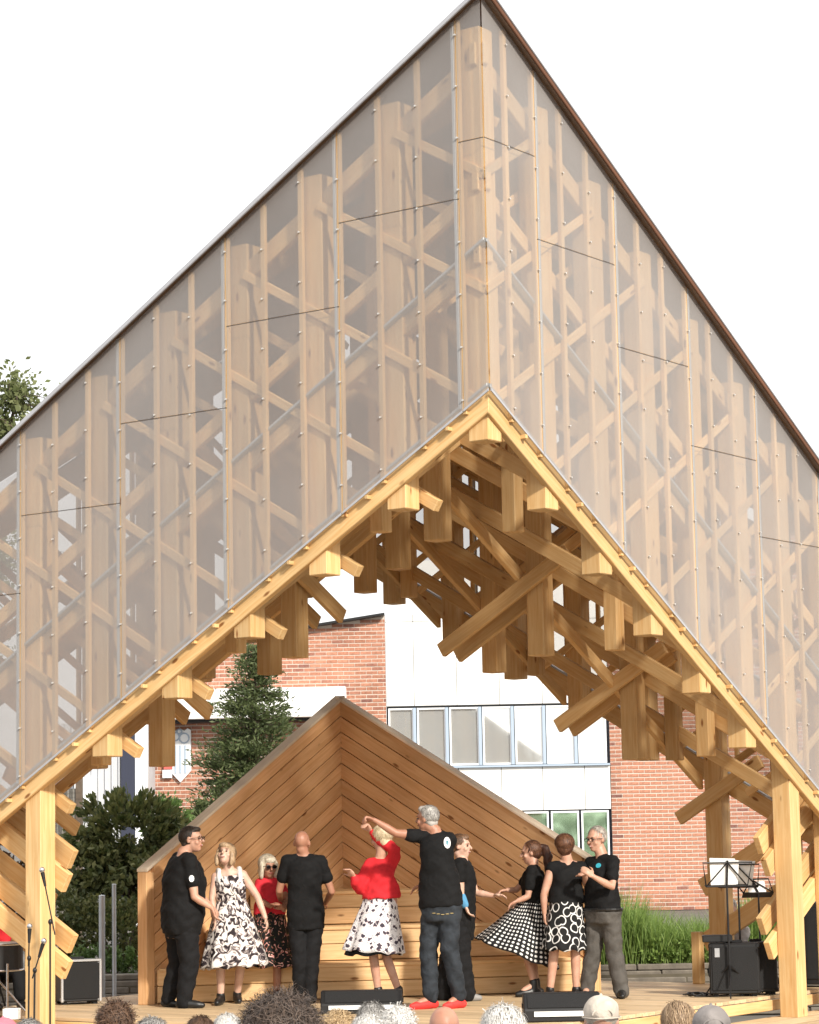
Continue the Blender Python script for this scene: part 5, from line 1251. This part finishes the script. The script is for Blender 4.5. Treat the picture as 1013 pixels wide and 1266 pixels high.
# ================================================================== audience in front of the stage
def spectator(px, pyt, wpx, hair, style, label, top='navy_cloth', skin='skin', hatmat=None, yaw=180, hwid=.2, n=2800):
    """seated, seen from behind; distance from the usual width of a head with its hair"""
    Y = hwid*F/wpx; t = at(px, pyt, Y)
    RAD = {'round': (.098, .108, .105), 'curly': (.105, .112, .112), 'long': (.10, .108, .11), 'short': (.09, .105, .10), 'bald': (.08, .1, .1)}[style]
    fz = {'round': 1.08, 'curly': 1.17, 'long': 1.06, 'short': 1.06, 'bald': 1}[style]; k = hwid/2/fz/RAD[0]
    kh = .135 if hatmat else (.118 if style == 'bald' else .03+RAD[2]*k*fz)
    h = V((t.x, Y, t.z-kh)); gy = -.62*(Y-4)/13; root = empty('person', (h.x, Y, gy), label, 'person', 'spectators in front of the stage')
    fw = dirv(yaw); B = basis(dirv(yaw, -2), V((0, 0, 1))); lt = B[0]; R = Matrix((lt, fw, V((0, 0, 1)))).transposed()
    sh = h-V((0, 0, .24)); hip = sh-V((0, 0, .50)); 
    Fb = Flesh(); Fb.ell(hip.lerp(sh, .65), (.165, .11, .22), R); Fb.ell(hip.lerp(sh, .1), (.17, .13, .2), R); Fb.chain([(sh-V((0, 0, .03)), .07), (h-V((0, 0, .07)), .056)]); head(Fb, h, B)
    Fc = Flesh(); Fc.ell(hip.lerp(sh, .65), (.185, .125, .23), R); Fc.ell(hip.lerp(sh, .1), (.19, .145, .21), R); Fc.chain([(sh-lt*.17-V((0, 0, .02)), .07), (sh-V((0, 0, .03)), .08), (sh+lt*.17-V((0, 0, .02)), .07)])
    Fl = Flesh()
    for s_ in (-1, 1):
        a = sh+lt*s_*.18-V((0, 0, .03)); e = a+lt*s_*.06-V((0, 0, .27))+fw*.05; w = e+fw*.22-lt*s_*.1-V((0, 0, .04))
        Fb.chain([(a, .05), (e, .04), (w, .028)]); hand(Fb, w, w+fw*.08-lt*s_*.05, V((0, 0, -1)), .4); Fc.chain([(a, .07), (e, .058)])
        hj = hip+lt*s_*.09; kn = hip+fw*.42+lt*s_*.12; an = V((kn.x, kn.y, gy+.08)); Fb.chain([(hj, .08), (kn, .055), (an, .04)]); Fl.chain([(hj, .1), (kn, .075), (an+V((0, 0, .03)), .06)])
        Fs = Flesh(); Fs.chain([(V((an.x, an.y, gy+.045)), .045), (V((an.x, an.y, gy+.04))+fw*.15, .036)]); Fs.build('shoe', 'shoe_black', root, .014, 1)
    bd = Fb.build('body', skin, root, .012, 3); Fc.build('shirt', top, root, .016, 3, .003); Fl.ell(hip, (.17, .14, .11), R); Fl.build('trousers', 'black_trouser', root, .018, 2)
    q = lambda a, b, d: h+lt*a+fw*b+V((0, 0, d)); sd = int(px)
    if hatmat:
        H = Flesh(); H.ell(q(0, -.005, .045), (.092, .108, .082), R); o = H.build('cap', hatmat, root, .01, 3, .002)
        H = Flesh(); H.ell(q(0, .125, .03), (.075, .075, .012), R); H.build('cap_brim', hatmat, o, .008, 2)
        m = MB(); m.tube([q(.094*math.cos(a), -.005+.11*math.sin(a), .02) for a in [k*math.pi/12 for k in range(25)]], .0035, 6); m.build('cap_band', hatmat, o)
        m = MB(); m.tube([q(0, -.005, .122), q(0, -.005, .134)], [.011, .004], 8); m.build('cap_button', hatmat, o)
        m = MB(); m.tube([q(.05*math.cos(a), -.10+.012*math.sin(a*2)*0, .035+.03*math.sin(a)) for a in [k*math.pi/10 for k in range(11)]], .004, 5); m.build('cap_seam', hatmat, o)
        H = Flesh(); H.ell(q(0, -.045, -.045), (.078, .055, .055), R); hh = H.build('hair', hair, bd, .01, 3, .003); strands('hair_strands', q(0, -.01, -.01), (.083, .1, .085), B, 420, .04, hair, hh, sd, .3, lambda d: d.y < .3 and -.85 < d.z < -.1, .0022)
    elif style == 'bald':
        H = Flesh(); H.ell(q(0, -.05, -.025), (.082, .055, .05), R); hh = H.build('hair', hair, bd, .01, 3, .003)
        strands('hair_strands', q(0, -.01, .0), (.08, .1, .08), B, 420, .04, hair, hh, sd, .3, lambda d: d.y < .2 and -.7 < d.z < .15, .0022)
    else:
        rad = tuple(r*k for r in RAD); c = q(0, -.012, .03)
        H = Flesh(); H.ell(c, tuple(r*.93 for r in rad), R); H.ell(q(0, -.05*k, -.05), (.08*k, .06*k, .09*k), R)
        if style == 'long': H.ell(q(0, -.06*k, -.14), (.085*k, .05*k, .14*k), R)
        hh = H.build('hair', hair, bd, .012, 3, .006 if style == 'curly' else .004, sd)
        cu = {'round': .35, 'curly': .9, 'long': .18, 'short': .3}[style]
        strands('hair_strands', c, tuple(r*.95 for r in rad), B, n, {'round': .07, 'curly': .075, 'long': .16, 'short': .05}[style]*k, hair, hh, sd, cu, lambda d: not (d.y > .5 and d.z < .4), .0012 if n > 5000 else .0017, .7, {'curly': 1.5, 'round': .8, 'short': .7, 'long': .7}[style])
    return root
spectator(143, 1236, 47, 'hair_brown', 'curly', 'spectator with tousled brown hair in front of the road case', 'taupe_cloth', hwid=.21)
spectator(188, 1256, 46, 'hair_grey', 'short', 'spectator with thin grey brown hair low beside the tousled brown head', 'navy_cloth')
spectator(248, 1255, 38, 'hair_brown', 'short', 'spectator with smooth brown hair below the man in glasses and polo', 'white_cloth', hwid=.19)
spectator(281, 1252, 36, 'hair_white', 'short', 'white haired spectator below the floral dress woman', 'blue_cloth', hwid=.19)
spectator(347, 1227, 100, 'hair_umber', 'curly', 'spectator with a big mop of frizzy dark brown hair', 'black_cloth', hwid=.28, n=13000)
spectator(418, 1248, 42, 'hair_blond', 'curly', 'spectator with curly light blond hair beside the frizzy dark head', 'pink_cloth', n=3200)
spectator(460, 1238, 40, 'hair_grey', 'short', 'grey haired spectator just behind two white haired heads', 'greycap_cloth', hwid=.19)
spectator(455, 1253, 48, 'hair_white', 'round', 'spectator with smooth white hair in front of the grey head', 'beige_cloth')
spectator(492, 1243, 44, 'hair_white', 'curly', 'spectator with curly white hair below the red shoes', 'white_cloth', n=3200)
spectator(549, 1244, 48, 'hair_brown', 'bald', 'balding spectator with a tanned scalp and brown fringe', 'navy_cloth', 'skin_tan', hwid=.19)
spectator(622, 1240, 57, 'hair_white', 'round', 'spectator with a large soft white hairdo left of the taller wedge speaker', 'blue_cloth', hwid=.22, n=3200)
spectator(743, 1228, 47, 'hair_grey', 'short', 'spectator in a beige cap in front of the taller wedge speaker', 'beige_cloth', hatmat='beige_cloth', hwid=.19)
spectator(746, 1256, 36, 'hair_brown', 'bald', 'brown haired balding head just in front of the beige cap', 'taupe_cloth', 'skin_tan', hwid=.17)
spectator(838, 1236, 43, 'hair_sandy', 'long', 'spectator with straight streaked blonde hair next to the grey cap', 'white_cloth', hwid=.2, n=3200)
spectator(879, 1240, 49, 'hair_brown', 'short', 'spectator in a dark grey cap below the coiled cable', 'navy_cloth', hatmat='greycap_cloth', hwid=.19)
spectator(36, 1259, 44, 'hair_grey', 'short', 'grey haired spectator low in front of the left microphone stands', 'greycap_cloth')
spectator(4, 1256, 44, 'hair_brown', 'short', 'spectator with a pink scarf on the head beside the grey haired one', 'pink_cloth', hatmat='pink_cloth', hwid=.19)
